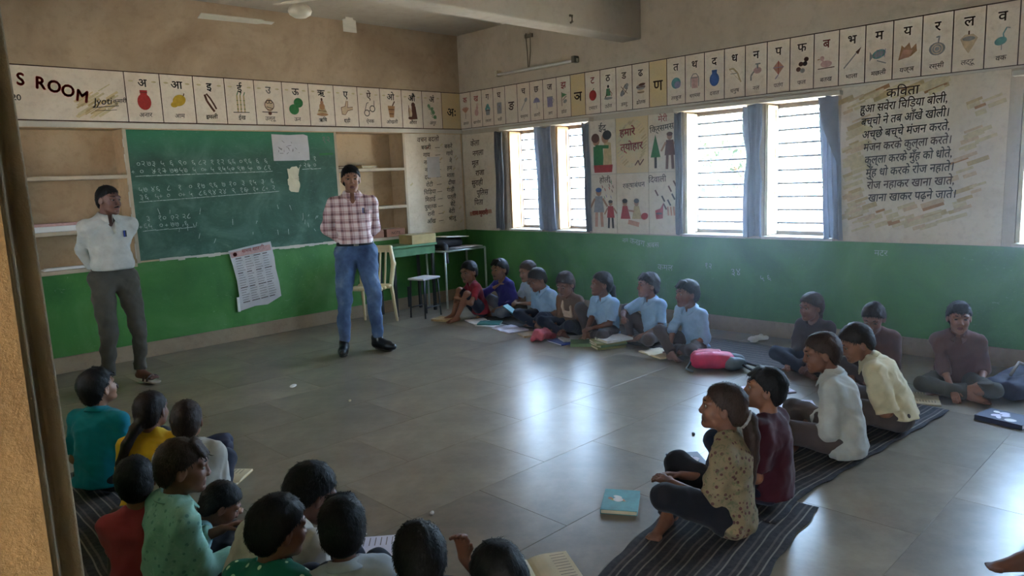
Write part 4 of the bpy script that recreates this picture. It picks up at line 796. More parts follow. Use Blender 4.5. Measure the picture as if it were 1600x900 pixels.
    # ---- upper garment
    T = Field(); ad = g('shirt_loose', .014) * (1.15 if adult else 1); sl_ = g('sleeve', .75)
    for sd in (1, -1):
        el, wr = arm[sd]; kx = .022 if sl_ <= 1 else .012
        if sl_ <= 1:
            e = sh[sd] + (el - sh[sd]) * sl_; T.cap(sh[sd], e + unit(el - sh[sd]) * .03, .040 * b + ad, .034 * b + ad * 1.5, .02); T.cyl(e, e + unit(el - sh[sd]) * .1, .09 * b)
        else:
            f = sl_ - 1; e = el + (wr - el) * f; T.cap(el, e + unit(wr - el) * .02, .0305 * b + ad, .022 * b + ad * .9, .012); T.cyl(e, e + unit(wr - el) * .07, .06 * b); T.cap(sh[sd], el, .038 * b + ad, .031 * b + ad, .02)
    torso(T, ad, .035, 1 if g('tucked') else 0)
    if not g('tucked') and g('skirt_hem', True):
        T.cap(pts[1], pts[0] - V(0, 0, .02 * b), tr[1] * b + ad, tr[0] * b + ad * 2.0 + .008 * b, .03, 'u', lat, 1.45)
        T.noise(g('fold', .0052) * .8, 20, g('seed', 1) + 11); T.noise(g('fold', .0052) * .55, 26, g('seed', 1) + 12, True)
        hm = g('hem', -.03); T.half(pts[0] + V(0, 0, hm * b), V(0, 0, 1), .004)
    if g('tucked'): 
        T.ell(pts[1] * .9 + pts[0] * .1, (tr[1] * b + ad + .012, tr[1] * b * 1.42 + ad + .012, .05 * b), None, .03)
        T.noise(g('fold', .0052) * .8, 20, g('seed', 1) + 11); T.noise(g('fold', .0052) * .55, 26, g('seed', 1) + 12, True)
        T.half(pts[1] * .72 + pts[0] * .28, unit(pts[1] - pts[0]), .004)
    # neckline
    nk = N + updir * .028 * b; T.ell(nk + fwd * .012 * b, (.05 * b, .05 * b, .05 * b), None, .008, 's')
    if g('vneck'): T.cap(nk + fwd * .03 * b, N + fwd * .085 * b - updir * .07 * b, .026 * b, .006 * b, .006, 's')
    net_mesh('shirt', T, hc * .85, hc * .85, [MAT[S['shirt_mat']]], root)
    if g('collar'):
        cm = MAT[g('collar_mat', S['shirt_mat'])]; m = 22; vs, fs = [], []; a0 = math.radians(16)
        r0 = .0475 * hs * (1.12 if adult else .95) + .004 * b; cx = N + (fwd * -.002 + updir * (.012 if adult else .002)) * b
        for i in range(m + 1):
            a_ = a0 + (2 * PI - 2 * a0) * i / m; dr = fwd * math.cos(a_) + shl * math.sin(a_); fr = max(0, math.cos(a_)); tip = max(0, (fr - .75) / .25)
            ro = r0 + (.026 + .012 * fr + .012 * tip) * b; zo = (.014 - .02 * fr - .022 * tip) * b; zt = (.040 - .016 * fr) * b; zb = (-.004 - .022 * fr) * b
            for r_, z_ in ((r0, zb), (r0 + .001 * b, zt), (r0 + .006 * b, zt + .003 * b), (ro, zo + .003 * b), (ro - .001 * b, zo - .003 * b), (r0 + .006 * b, zt - .008 * b), (r0 + .003 * b, zb)): vs.append(cx + dr * r_ + updir * z_)
        for i in range(m):
            for j in range(7): fs.append((i * 7 + j, i * 7 + (j + 1) % 7, i * 7 + 7 + (j + 1) % 7, i * 7 + 7 + j))
        fs += [tuple(range(7)), tuple(m * 7 + k for k in range(7))[::-1]]
        small_mesh('collar', vs, fs, [cm], root)
    # ---- extras
    if adult:
        if g('belt'):
            B = Field(); c = pts[1] * .70 + pts[0] * .30; u = unit(pts[1] - pts[0]); B.cap(c - u * .001, c + u * .001, tr[0] * b + .026, tr[0] * b + .026, .004, 'u', lat, 1.42)
            B.half(c - u * .017, u, .002); B.half(c + u * .017, -u, .002); net_mesh('belt', B, .008, .008, [MAT['belt_black']], root)
            small_box('buckle', c + V(tr[0] * b + .023, 0, 0), (.008, .045, .034), MAT['metal'], root)
        for sd in (1, -1):
            kn, an, fd, dn, heel, ball, fs = leg[sd]; Q = Field(); lf = unit(np.cross(dn, fd))
            if g('shoes') == 'closed':
                Q.cap(heel, ball, .035 * fs, .033 * fs, .02); Q.cap(ball, ball + fd * .05 * fs, .033 * fs, .022 * fs, .02); Q.cap(heel - dn * .04 * fs, an - dn * .02 * fs, .034 * fs, .032 * fs, .02); Q.cap(an, ball - dn * .008 * fs, .03 * fs, .026 * fs, .02)
                Q.half(V(0, 0, .012), (0, 0, 1), .003); o = net_mesh('shoe', Q, .007, .007, [MAT['shoe_black']], root)
                B2 = Field(); B2.cap(heel, ball, .04 * fs, .038 * fs, .02); B2.cap(ball, ball + fd * .055 * fs, .038 * fs, .024 * fs, .02); B2.half(V(0, 0, .014), (0, 0, -1), .002); B2.half(V(0, 0, .0), (0, 0, 1), .002)
                net_mesh('sole', B2, .007, .007, [MAT['sole_dark']], o)
            else:
                Q.cap(heel - fd * .02, ball + fd * .03 * fs, .034 * fs, .044 * fs, .02); Q.half(V(0, 0, .02), (0, 0, -1), .002); Q.half(V(0, 0, .001), (0, 0, 1), .002); o = net_mesh('sandal', Q, .007, .007, [MAT['sandal_sole']], root)
                W = Field(); t_ = ball + fd * .0
                for dd in (-.03, .005):
                    for i in range(8):
                        a0, a1 = math.pi * i / 8, math.pi * (i + 1) / 8; pt = lambda a: ball + fd * dd * fs + lf * math.cos(a) * .042 * fs - dn * (math.sin(a) * .03 - .014) * fs
                        W.cap(pt(a0), pt(a1), .008, .008, .004)
                net_mesh('strap', W, .005, .005, [MAT['sandal_strap']], o)
        if g('pocket'):
            c = pts[3] + (fwd * (tr[3] * b + ad + .002) + shl * .06 * b - updir * .01 * b); 
            for j in range(2): small_box('pen', c + shl * (.012 * j) + updir * .03, (.01, .008, .05), MAT[('pen_blue', 'pen_dark')[j]], root)
    return root
# ---------------------------------------------------------------- the people
CROSS = dict(handL=(.20, .10, .13), handR=(.22, -.09, .13), footL=(.17, -.07, .05), footR=(.25, .07, .045), kneeL=(.3, .6, .10), kneeR=(.3, -.6, .10), toeL=(.3, -1, -.1), toeR=(.3, 1, -.1), elbowL=(-.5, .25, -.5), elbowR=(-.5, -.25, -.5))
CROSS_HIGH = dict(CROSS, kneeL=(.3, .55, .42), kneeR=(.3, -.55, .42), footL=(.19, -.06, .05), footR=(.27, .08, .05))
KNEES = dict(handL=(.26, .03, .25), handR=(.27, -.05, .22), footL=(.33, .09, .045), footR=(.31, -.10, .045), kneeL=(.2, .25, 1), kneeR=(.2, -.25, 1), toeL=(1, .1, -.1), toeR=(1, -.1, -.1), elbowL=(-.2, .8, -.3), elbowR=(-.2, -.8, -.3))
ONE_UP = dict(CROSS, footR=(.27, -.12, .045), kneeR=(.25, -.4, 1), toeR=(1, -.2, -.1), handR=(.26, -.1, .27))
GROUND_HAND = dict(CROSS, handR=(.30, -.02, .05), elbowR=(-.2, -.6, -.2), handL=(.16, .16, .14))
TUCK = dict(KNEES, handL=(.26, .06, .12), handR=(.27, -.05, .10), footL=(.28, .05, .045), footR=(.29, -.06, .045), kneeL=(.3, .2, 1), kneeR=(.3, -.2, 1), elbowL=(-.5, .15, -.5), elbowR=(-.5, -.15, -.5))
READ = dict(CROSS, handL=(.24, .09, .10), handR=(.25, -.09, .10), curl=.6)
def kid(key, **k):
    base = dict(pose=CROSS); base.update(k); p = dict(base.pop('pose')); p.update(base); p['key'] = key; PEOPLE.append(p)
PEOPLE = []
UB, LT = 'uniform_blue', 'grey_trouser'
# row under the windows, from the corner towards the camera
kid('b1', pose=KNEES, yaw=158, s=0.96, head=(28, 8, 0), lean=14, shirt_mat='red_shirt', lower_mat='navy_trouser', leg_len=.0, sleeve=.7, skin='skin_a', seed=11, label='boy in dark red shirt hugging bare knees, nearest the room corner', shirt_loose=.012, hd=1.2, shw=.92)
kid('b2', pose=dict(ONE_UP, handR=(.15, -.03, .36), elbowR=(.3, -.6, -.4), kneeR=(.2, -.8, .7)), yaw=178, s=0.96, head=(2, 4, 0), lean=10, shirt_mat='purple_shirt', lower_mat='slate_trouser', sleeve=1.85, skin='skin_c', seed=12, label='boy in deep blue-purple shirt with his hand at his chin', hd=1.2, fringe_tuft=True, shw=.92)
kid('b3', pose=dict(READ, handL=(.26, .05, .2), handR=(.26, -.08, .2), elbowL=(-.2, .6, -.6), elbowR=(-.2, -.6, -.6)), yaw=175, s=0.93, head=(-8, 10, 0), lean=8, shirt_mat='uniform_pale', lower_mat=LT, sleeve=.8, skin='skin_c', hair='hair_midbrown', seed=13, label='boy in pale shirt holding a small book, half hidden behind a classmate', hd=1.2, shw=.92)
kid('b4', pose=CROSS, yaw=178, s=0.93, head=(-8, 24, 0), lean=12, shirt_mat=UB, lower_mat='navy_trouser', sleeve=.85, collar=True, vneck=True, skin='skin_b', seed=14, label='child in light blue shirt looking down, in front of the book holder', hd=1.2, kneeL=(.3, .45, .2), kneeR=(.3, -.45, .2))
kid('b5', pose=READ, yaw=178, s=0.93, head=(10, 20, 0), lean=12, shirt_mat='brown_dress', lower_mat='navy_trouser', sleeve=1.3, skin='skin_b', hair='hair_midbrown', hair_vol=.014, bust=False, seed=15, label='girl in brown dress with pale pinafore straps and pink cloth on lap', ponytail=[(-.03, .0, -.03), (-.03, .0, -.12)], hd=1.2, straps=True, kneeL=(.3, .45, .2), kneeR=(.3, -.45, .2))
kid('b6', pose=dict(ONE_UP, handL=(.28, .06, .16), handR=(.31, .0, .13), footR=(.2, -.1, .045), kneeR=(.3, -.5, .8)), yaw=176, s=0.93, head=(-26, -2, 0), lean=6, shirt_mat=UB, lower_mat='brown_trouser', sleeve=.85, collar=True, vneck=True, skin='skin_b', seed=16, ponytail=[(-.03, .01, -.03), (-.035, .02, -.11), (-.02, .02, -.17)], pony_r=.034, label='girl in light blue shirt with hair tied back, chin raised', hd=1.2)
kid('b7', pose=dict(ONE_UP, handR=(.34, -.08, .27), handL=(.24, .1, .12), footR=(.19, -.14, .045), kneeR=(.3, -.7, .8), elbowR=(-.1, -.8, -.2)), yaw=172, s=0.93, head=(-22, -2, 0), lean=6, shirt_mat=UB, lower_mat='brown_trouser', sleeve=.82, collar=True, skin='skin_b', seed=17, messy=1.6, label='boy in light blue shirt with forearm stretched along his raised knee', hd=1.2, fringe_tuft=True)
kid('b8', pose=dict(CROSS, handR=(.34, -.02, .06), handL=(.22, .1, .1), elbowR=(.1, -.9, .1), footR=(.34, .02, .045), kneeR=(.3, -.6, .5)), yaw=172, s=0.93, head=(-20, 2, 0), lean=10, shirt_mat=UB, lower_mat='brown_trouser', sleeve=1.1, collar=True, pocket=False, skin='skin_b', hair='hair_black', seed=18, label='boy in light blue shirt reaching down to his foot beside the pink bag', hd=1.2, fringe_tuft=True)
# far right, in the hazy light
kid('r1', pose=READ, yaw=170, s=.9, head=(-12, 6, 0), lean=8, shirt_mat='dark_top', lower_mat='navy_trouser', sleeve=1.5, skin='skin_b', hair='hair_midbrown', seed=21, hair_vol=.014, ponytail=[(-.03, 0, -.03), (-.03, 0, -.11)], label='girl in dark top sitting against the green wall behind the two white shirts', hd=1.1, kneeL=(.3, .45, .2), kneeR=(.3, -.45, .2))
kid('r2', pose=READ, yaw=172, s=.9, head=(14, 24, 0), lean=14, shirt_mat='rust_top', lower_mat='brown_trouser', sleeve=1.5, skin='skin_b', hair='hair_brown', seed=22, hair_vol=.014, label='child in dark reddish top with head bowed, behind the cream shirt', hd=1.1, kneeL=(.3, .45, .2), kneeR=(.3, -.45, .2))
kid('r3', pose=dict(READ, handL=(.2, .14, .12), handR=(.28, -.04, .08)), yaw=200, s=.93, head=(2, 4, 0), lean=6, shirt_mat='rust_top', lower_mat='grey_trouser', sleeve=1.3, skin='skin_a', seed=23, messy=1.5, label='boy in rust-brown shirt facing the camera with an open book at his feet', collar=True, hd=1.06, fringe_tuft=True)
# front row on the striped runner, backs to the camera
kid('f1', pose=CROSS_HIGH, yaw=100, s=.98, head=(22, -6, 0), lean=2, shirt_mat='maroon_top', lower_mat='navy_trouser', sleeve=.8, skin='skin_a', seed=31, hs=.004, hc=.008, label='boy in plain maroon top, seen from behind on the striped runner', kneeL=(.3, .3, .6), kneeR=(.3, -.3, .6), fringe_tuft=True)
kid('f2', pose=dict(CROSS_HIGH, handL=(.25, .04, .2), handR=(.23, -.06, .2), footL=(.26, -.02, .05)), yaw=112, s=1.0, head=(10, -4, 0), lean=3, shirt_mat='floral_print', lower_mat='black_trouser', sleeve=1.12, skin='skin_b', hair='hair_midbrown', seed=32, hs=.004, hc=.008, ponytail=[(-.035, -.01, -.02), (-.05, -.015, -.09), (-.05, -.02, -.19), (-.04, -.025, -.28), (-.035, -.02, -.34)], pony_r=.040, pony_z=-.03, hair_tie=True, hem=-.062, bun=False, label='girl in floral blouse with a long ponytail on the striped runner')
kid('f3', pose=READ, yaw=108, s=1.04, head=(18, 12, 0), lean=12, curve=18, shirt_mat='shirt_grey', lower_mat='brown_trouser', sleeve=1.6, skin='skin_b', hair='hair_midbrown', seed=33, hs=.004, hc=.008, collar=True, fold=.006, hem=-.068, label='child in loose grey-white shirt bending over papers on the runner', kneeL=(.3, .45, .2), kneeR=(.3, -.45, .2), shirt_loose=.02)
kid('f4', pose=READ, yaw=112, s=1.06, head=(24, 26, 0), lean=26, curve=26, shirt_mat='shirt_cream', lower_mat='brown_trouser', sleeve=1.0, skin='skin_a', hair='hair_brown', seed=34, hs=.004, hc=.008, collar=True, fold=.006, label='child in creamy white shirt hunched forward at the far end of the runner', kneeL=(.3, .45, .2), kneeR=(.3, -.45, .2), hem=.01, shirt_loose=.02)
# left group near the doorway
kid('l1', pose=CROSS, yaw=32, s=1.0, head=(-12, -10, 0), lean=8, shirt_mat='teal_shirt', lower_mat='black_trouser', sleeve=.85, skin='skin_c', seed=41, hs=.004, hc=.008, collar=True, label='boy in teal shirt nearest the curtain, looking up at the men', kneeL=(.3, .35, .3), kneeR=(.3, -.35, .3), fringe_tuft=True)
kid('l2', pose=READ, yaw=50, s=.93, head=(-14, 0, 0), lean=14, shirt_mat='yellow_top', lower_mat='black_trouser', sleeve=.8, skin='skin_b', hair='hair_brown', seed=42, hs=.004, hc=.008, ponytail=[(-.03, .03, -.04), (-.06, .07, -.11), (-.085, .10, -.2), (-.095, .11, -.29)], pony_r=.032, pony_z=-.02, label='girl in mustard yellow top with a long dark ponytail', kneeL=(.3, .2, .4), kneeR=(.3, -.2, .4), shw=.92)
kid('l3', pose=READ, yaw=58, s=.95, head=(-2, 2, 0), lean=10, shirt_mat='shirt_white', lower_mat='navy_trouser', sleeve=.8, skin='skin_c', hair='hair_midbrown', crop='short', seed=43, hs=.004, hc=.008, collar=True, label='boy in white collared shirt with cropped brown hair, seen from behind', hd=.95, kneeL=(.3, .2, .4), kneeR=(.3, -.2, .4), shw=.92)
kid('l4', pose=TUCK, yaw=62, s=.84, head=(8, 2, 0), lean=5, shirt_mat='coral_top', lower_mat='brown_trouser', sleeve=.7, skin='skin_a', hair='hair_black', seed=44, hs=.004, hc=.008, hd=1.1, label='small child in coral red top with round dark hair, seen from behind', shw=.9)
kid('l5', pose=dict(READ, kneeL=(.3, .3, .1), kneeR=(.3, -.45, .1), handL=(.22, .08, .22), handR=(.25, -.04, .17)), yaw=-4, s=1.02, head=(-20, 10, 0), lean=6, shirt_mat='mint_print', lower_mat='black_trouser', sleeve=1.75, skin='skin_b', hair='hair_midbrown', seed=45, hs=.0035, hc=.007, collar=True, hem=-.06, label='child in mint green printed shirt turning to the right', hd=.97, fringe_tuft=True)
kid('l6', pose=dict(TUCK, footL=(.2, .05, .045), footR=(.21, -.06, .045), kneeL=(.3, .6, .1), kneeR=(.3, -.6, .1)), yaw=-14, s=.66, head=(-4, 34, 0), lean=40, curve=40, shirt_mat='teal_print', lower_mat='black_trouser', sleeve=.85, skin='skin_b', seed=46, hs=.004, hc=.008, hd=1.32, label='small child in pale blue patterned top with bowed head, beside the mint shirt', shw=.9)
kid('l7', pose=READ, yaw=20, s=1.06, head=(-20, 30, 0), lean=34, curve=58, shirt_mat='shirt_white', lower_mat='navy_trouser', sleeve=1.6, skin='skin_d', seed=47, hs=.0035, hc=.007, fold=.006, crop='short', label='child in white shirt doubled forward so the long back shows', kneeL=(.3, .35, .3), kneeR=(.3, -.35, .3), shirt_loose=.02, hem=-.06)
kid('l8', pose=TUCK, yaw=22, s=.95, head=(-24, 10, 0), lean=8, shirt_mat='green_dotted', lower_mat='black_trouser', sleeve=.8, skin='skin_b', seed=48, hs=.0035, hc=.007, hair_vol=.016, label='child in emerald green top with white dots', shw=.9)
kid('l9', pose=TUCK, yaw=64, s=.93, head=(-6, 4, 0), lean=6, shirt_mat='uniform_pale', lower_mat='navy_trouser', sleeve=.85, collar=True, skin='skin_d', hair='hair_black', seed=49, hs=.0035, hc=.007, label='child in pale blue-white collared shirt with a pearl ear stud', hair_vol=.014, stud=True, fringe_tuft=True, shw=.9)
kid('l10', pose=dict(TUCK, handR=(.16, -.17, .46), elbowR=(.2, -.7, -.6), hdirR=(.1, .05, 1), palmR=(-.6, .6, 0), curl=.9), yaw=66, s=.93, head=(-2, 2, 0), lean=4, shirt_mat='brown_dress', lower_mat='navy_trouser', sleeve=.8, skin='skin_b', hair='hair_black', seed=50, hs=.0035, hc=.007, messy=1.2, hair_vol=.015, label='black-haired child at the bottom edge with a raised hand', shw=.9)
kid('l11', pose=TUCK, yaw=80, s=.93, head=(0, 14, 0), lean=14, shirt_mat='dark_top', lower_mat='navy_trouser', sleeve=.8, skin='skin_a', hair='hair_black', seed=51, hs=.0035, hc=.007, hair_vol=.014, label='child at the bottom edge with only glossy black hair in view', shw=.9)
# bare foot at the lower right corner belongs to a child outside the frame
kid('f0', pose=dict(CROSS, footL=(.565, .07, .05), kneeL=(.2, .1, 1), toeL=(1, .1, .1)), yaw=135, s=1.0, head=(0, 5, 0), shirt_mat='maroon_top', lower_mat='black_trouser', sleeve=.8, skin='skin_d', face=False, seed=52, leg_len=.8, label='child at the lower right corner with only a bare foot in view')
kid('m1', pose=dict(handL=(-.15, .03, .87), handR=(-.16, -.04, .89), elbowL=(-.8, .3, 0), elbowR=(-.8, -.3, 0), footL=(.02, .12, .088), footR=(.0, -.13, .088), kneeL=(1, .1, 0), kneeR=(1, -.1, 0), toeL=(1, .25, 0), toeR=(1, -.35, 0)), adult=True, yaw=-84, s=.945, head=(22, 6, 0), lean=2, curve=4, shirt_mat='shirt_white', lower_mat='grey_trouser', sleeve=1.9, collar=True, vneck=True, tucked=True, belly=True, moustache=True, shoes='sandal', pocket=True, belt=False, skin='skin_d', crop='short', slope=.7, hair_line=.022, hair_vol=.006, seed=61, hs=.004, hc=.010, loose=.011, fold=.005, leg_fold=.005, label='man in white shirt and dark grey trousers standing beside the left shelf niche')
kid('m2', pose=dict(handL=(-.17, .03, .96), handR=(-.18, -.05, .99), elbowL=(-.5, .8, 0), elbowR=(-.5, -.8, 0), footL=(.02, .15, .088), footR=(.03, -.17, .088), kneeL=(1, .1, 0), kneeR=(1, -.1, 0), toeL=(1, .75, 0), toeR=(1, -.15, 0)), adult=True, yaw=-118, s=1.0, head=(0, 4, 0), lean=0, curve=3, shirt_mat='plaid_shirt', lower_mat='jeans', sleeve=1.95, collar=True, vneck=True, tucked=True, belly=True, belt=True, pocket=True, shoes='closed', skin='skin_c', crop='short', slope=.72, hair_vol=.012, hair_line=.016, face=True, seed=62, hs=.004, hc=.010, loose=.012, fold=.005, leg_fold=.005, label='man in pink checked shirt and blue jeans standing before the chalkboard')
AT = {'b1': (-0.922, -1.245), 'b2': (-0.662, -1.418), 'b3': (-0.531, -1.737), 'b4': (-0.822, -2.2), 'b5': (-0.97, -2.692), 'b6': (-0.952, -3.079), 'b7': (-0.799, -3.504), 'b8': (-0.96, -4.039), 'r1': (-0.902, -5.07), 'r2': (-0.927, -5.536), 'r3': (-0.874, -5.998), 'f1': (-3.271, -5.86), 'f2': (-3.648, -5.871), 'f3': (-2.476, -5.895), 'f4': (-1.912, -5.98), 'l1': (-5.399, -3.194), 'l2': (-5.322, -3.74), 'l3': (-5.258, -4.079), 'l4': (-5.601, -4.495), 'l5': (-5.556, -4.651), 'l6': (-5.5, -4.443), 'l7': (-5.454, -5.116), 'l8': (-5.528, -5.351), 'l9': (-5.334, -5.529), 'l10': (-5.279, -5.843), 'l11': (-5.191, -6.149), 'm1': (-4.58, -0.93), 'm2': (-2.68, -1.52), 'f0': (-2.8, -7.19)}
for S in PEOPLE:
    k = S.pop("key"); S["at"] = AT[k]; S.setdefault("z", 0 if S.get("adult") else .006); make_person(S)
# ---------------------------------------------------------------- blackboard and papers on the back wall
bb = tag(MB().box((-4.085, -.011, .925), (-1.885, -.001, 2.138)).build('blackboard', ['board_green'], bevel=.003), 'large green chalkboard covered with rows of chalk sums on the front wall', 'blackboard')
F = Flat(); rs = random.Random(3); dg = '१२३४५६७८९०'
def sums(u0, u1, v, n, rows, slope):
    for i in range(n):
        u = u0 + (u1 - u0) * (i + .5) / n; vv = v + slope * (u - u0)
        for r in range(rows): F.text(''.join(rs.choice(dg) for _ in range(rs.choice((1, 2)))), u + rs.uniform(-.012, .012), vv + .07 * r, .078, 'chalk', rot=rs.uniform(-.08, .08), bold=-.006)
        F.line([(u - .06, vv - .02), (u + .06, vv - .014)], .006, 'chalk'); 
        if rs.random() < .6: F.text('+', u - .075, vv, .06, 'chalk', bold=-.004)
sums(-4.02, -2.68, 1.73, 14, 2, .01); sums(-4.02, -2.62, 1.49, 13, 2, .03); sums(-4.02, -3.55, 1.22, 4, 2, 0); sums(-2.32, -2.1, 1.76, 2, 2, 0)
for i in range(26): u, v = rs.uniform(-3.9, -2.1), rs.uniform(1.0, 1.35); F.line([(u, v), (u + rs.uniform(-.02, .02), v + rs.uniform(.02, .06))], .005, 'chalk')
F.text('१२', -2.0, 2.03, .1, 'ink_grey', bold=-.004); F.line([(-2.1, 1.9), (-1.93, 1.905)], .02, 'paint_green')
F.build('chalk_writing', bb, (0, -.0122, 0), *BK)['kind'] = 'stuff'
# ragged plaster rim under and beside the board
mb = MB(); rs = random.Random(5)
for i in range(34): x = -3.9 + 2.0 * i / 34; mb.box((x, -.012, .905 + rs.uniform(-.012, .004) + .0), (x + .062, 0, .925 + rs.uniform(0, .006)))
mb.build('plaster_rim', ['ledge_white'], bb); mb = MB()
for i in range(16): z = .95 + 1.1 * i / 16; mb.box((-4.1 + rs.uniform(-.008, .006), -.011, z), (-4.082 + rs.uniform(0, .004), 0, z + .072))
mb.build('plaster_rim', ['ledge_white'], bb)

def sheet(name, pts, wall_off, m, label, cat, curl=.01, print_fn=None, seed=0):
    """paper on the back wall: outline polygon grid with slight waviness and thickness"""
    n = len(pts); cx, cz = sum(p[0] for p in pts) / n, sum(p[1] for p in pts) / n; rs = random.Random(seed); vs, fs = [], []
    ring = [(p, rs.uniform(0, curl)) for p in pts]
    for t in (0, .0012):
        i0 = len(vs); vs.append((cx, -wall_off - curl * .3 - t, cz))
        for f in (.5, 1.0):
            for (p, c) in ring: vs.append((cx + (p[0] - cx) * f, -wall_off - curl * .3 * (1 - f) - c * f - t, cz + (p[1] - cz) * f))
        for j in range(n):
            k = (j + 1) % n; q = [(i0, i0 + 1 + j, i0 + 1 + k), (i0 + 1 + j, i0 + 1 + n + j, i0 + 1 + n + k, i0 + 1 + k)]; fs += q
    b = 2 * n + 1
    for j in range(n): fs.append((1 + n + j, 1 + n + (j + 1) % n, b + 1 + n + (j + 1) % n, b + 1 + n + j))
    me = bpy.data.meshes.new(name); me.from_pydata(vs, [], fs); me.materials.append(MAT[m]); me.update(); o = bpy.data.objects.new(name, me); C.objects.link(o); tag(o, label, cat); return o
sh = sheet('paper_sheet', [(-2.645, 1.835), (-2.44, 1.835), (-2.225, 1.84), (-2.222, 1.97), (-2.23, 2.10), (-2.28, 2.115), (-2.45, 2.105), (-2.65, 2.112)], .011, 'paper_grey', 'grey-white drawing sheet taped to the top right of the chalkboard', 'paper', .006, seed=1)
F = Flat(); rs = random.Random(9)
for i in range(16): u, v = -2.45 + rs.uniform(-.14, .14), 1.98 + rs.uniform(-.07, .07); F.line([(u, v), (u + rs.uniform(-.05, .05), v + rs.uniform(-.03, .03))], .005, 'ink_grey')
F.build('pencil_drawing', sh, (0, -.0225, 0), *BK)
rs = random.Random(4); pts = []
for i in range(30): a = 2 * PI * i / 30; q = max(abs(math.cos(a)) / .068, abs(math.sin(a)) / .128); r = 1 / q * rs.uniform(.82, 1.12); pts.append((-2.435 + r * math.cos(a), 1.635 + r * math.sin(a)))
pts[4] = (-2.35, 1.775); sheet('paper_scrap', pts, .011, 'paper_cream', 'torn ragged cream paper scrap stuck on the chalkboard below the drawing', 'paper', .008, seed=2)
ch = sheet('wall_chart', [(-3.185, .30), (-3.0, .335), (-2.86, .33), (-2.70, .40), (-2.71, .55), (-2.73, .70), (-2.735, .82), (-2.77, .995), (-2.95, .975), (-3.23, .935), (-3.205, .80), (-3.17, .62), (-3.165, .47)], .012, 'paper_grey', 'printed paper chart with pink heading hanging crooked below the chalkboard', 'chart', .02, seed=3)
F = Flat(); rs = random.Random(7); rt = -.06
F.poly([(-3.21, .86), (-2.775, .905), (-2.785, .965), (-3.22, .92)], 'paint_pink'); F.text('समय सारणी', -2.97, .915, .055, 'ink_red', rot=.1); F.ell(-3.17, .895, .022, .022, 'ink_red')
for r in range(19):
    for h in range(4):
        v = .848 - .0255 * r + .0095 * h; u0 = -3.17 + .0022 * r + h * .098; l = rs.uniform(.05, .088)
        F.line([(u0, v), (u0 + l, v + l * .097)], .005 if r % 6 else .008, 'ink_grey' if r % 6 else 'ink_brown')
F.build('printing', ch, (0, -.0345, 0), *BK)
MB().box((-3.19, -.03, .30), (-3.165, -.012, .45)).build('torn_strip', ['paper_white'], ch)
# notice frames on the right side of the painted list
tag(sheet('notice_paper', [(-.60, 1.60), (-.40, 1.605), (-.40, 1.86), (-.60, 1.855)], .008, 'paper_grey', 'small grey picture paper pasted on the painted word list', 'paper', .004, seed=6))
# ---------------------------------------------------------------- shelf contents
t = tag(MB().box((-.0, -.0, 0), (.68, .13, .055)).build('chart_box', ['paper_white'], bevel=.006), 'long white box with pinkish lid lying on the left niche shelf', 'box'); t.location = (-4.93, .0, 1.250); MB().box((-.003, -.004, .05), (.683, .133, .075)).build('lid', ['paint_pink'], t, bevel=.004)
t = tag(MB().box((0, 0, 0), (.62, .12, .05)).build('paper_roll_bundle', ['paper_grey'], bevel=.018), 'flat bundle of grey papers lying under the pinkish lidded box', 'papers'); t.location = (-4.94, .13, 1.250)
t = tag(MB().box((0, 0, 0), (.66, .1, .012)).box((.02, .01, .012), (.6, .1, .02)).build('paper_stack', ['paper_white']), 'thin white papers lying along the lowest ledge of the left niche', 'papers'); t.location = (-4.85, .04, .911)
rs = random.Random(31)
for i, (x, z, m, lab) in enumerate(((-1.72, 1.735, 'cover_brown', 'flat brown notebooks on the upper right niche shelf'), (-1.42, 1.735, 'cover_tan', 'tan notebooks lying flat on the upper right niche shelf'), (-1.62, 1.285, 'cover_brown', 'dark notebooks on the middle right niche shelf'))):
    t = empty('notebook_pile', (x, .06, z)); tag(t, lab, 'notebooks'); h = 0
    for k in range(3): a = rs.uniform(-.1, .1); MB().box((-.1, -.02, h), (.1, .12, h + .012), 0, Matrix.Rotation(a, 4, 'Z')).build('notebook', [m if k % 2 == 0 else 'paper_cream'], t); h += .012
def carton(name, loc, d, m, label, rz=0, text=None):
    t = tag(MB().box((0, 0, 0), d).build(name, [m], bevel=.003), label, 'box'); t.location = loc; t.rotation_euler = (0, 0, rz)
    MB().box((d[0] * .02, d[1] * .48, d[2]), (d[0] * .98, d[1] * .54, d[2] + .002)).build('tape', ['paper_cream'], t)
    if text: F = Flat(); F.text(text, d[0] / 2, d[2] * .3, d[2] * .5, 'ink_black'); F.build('lettering', t, (0, -.0015, 0), *BK)
    return t
carton('carton', (-1.62, -.02, .911), (.30, .2, .10), 'carton_brown', 'reddish brown carton nearest the checked-shirt man on the niche ledge', 0, None)
carton('carton', (-1.29, -.035, .911), (.27, .2, .095), 'carton_brown', 'reddish carton with dark lettering in the middle of the niche ledge', 0, 'NOTE')
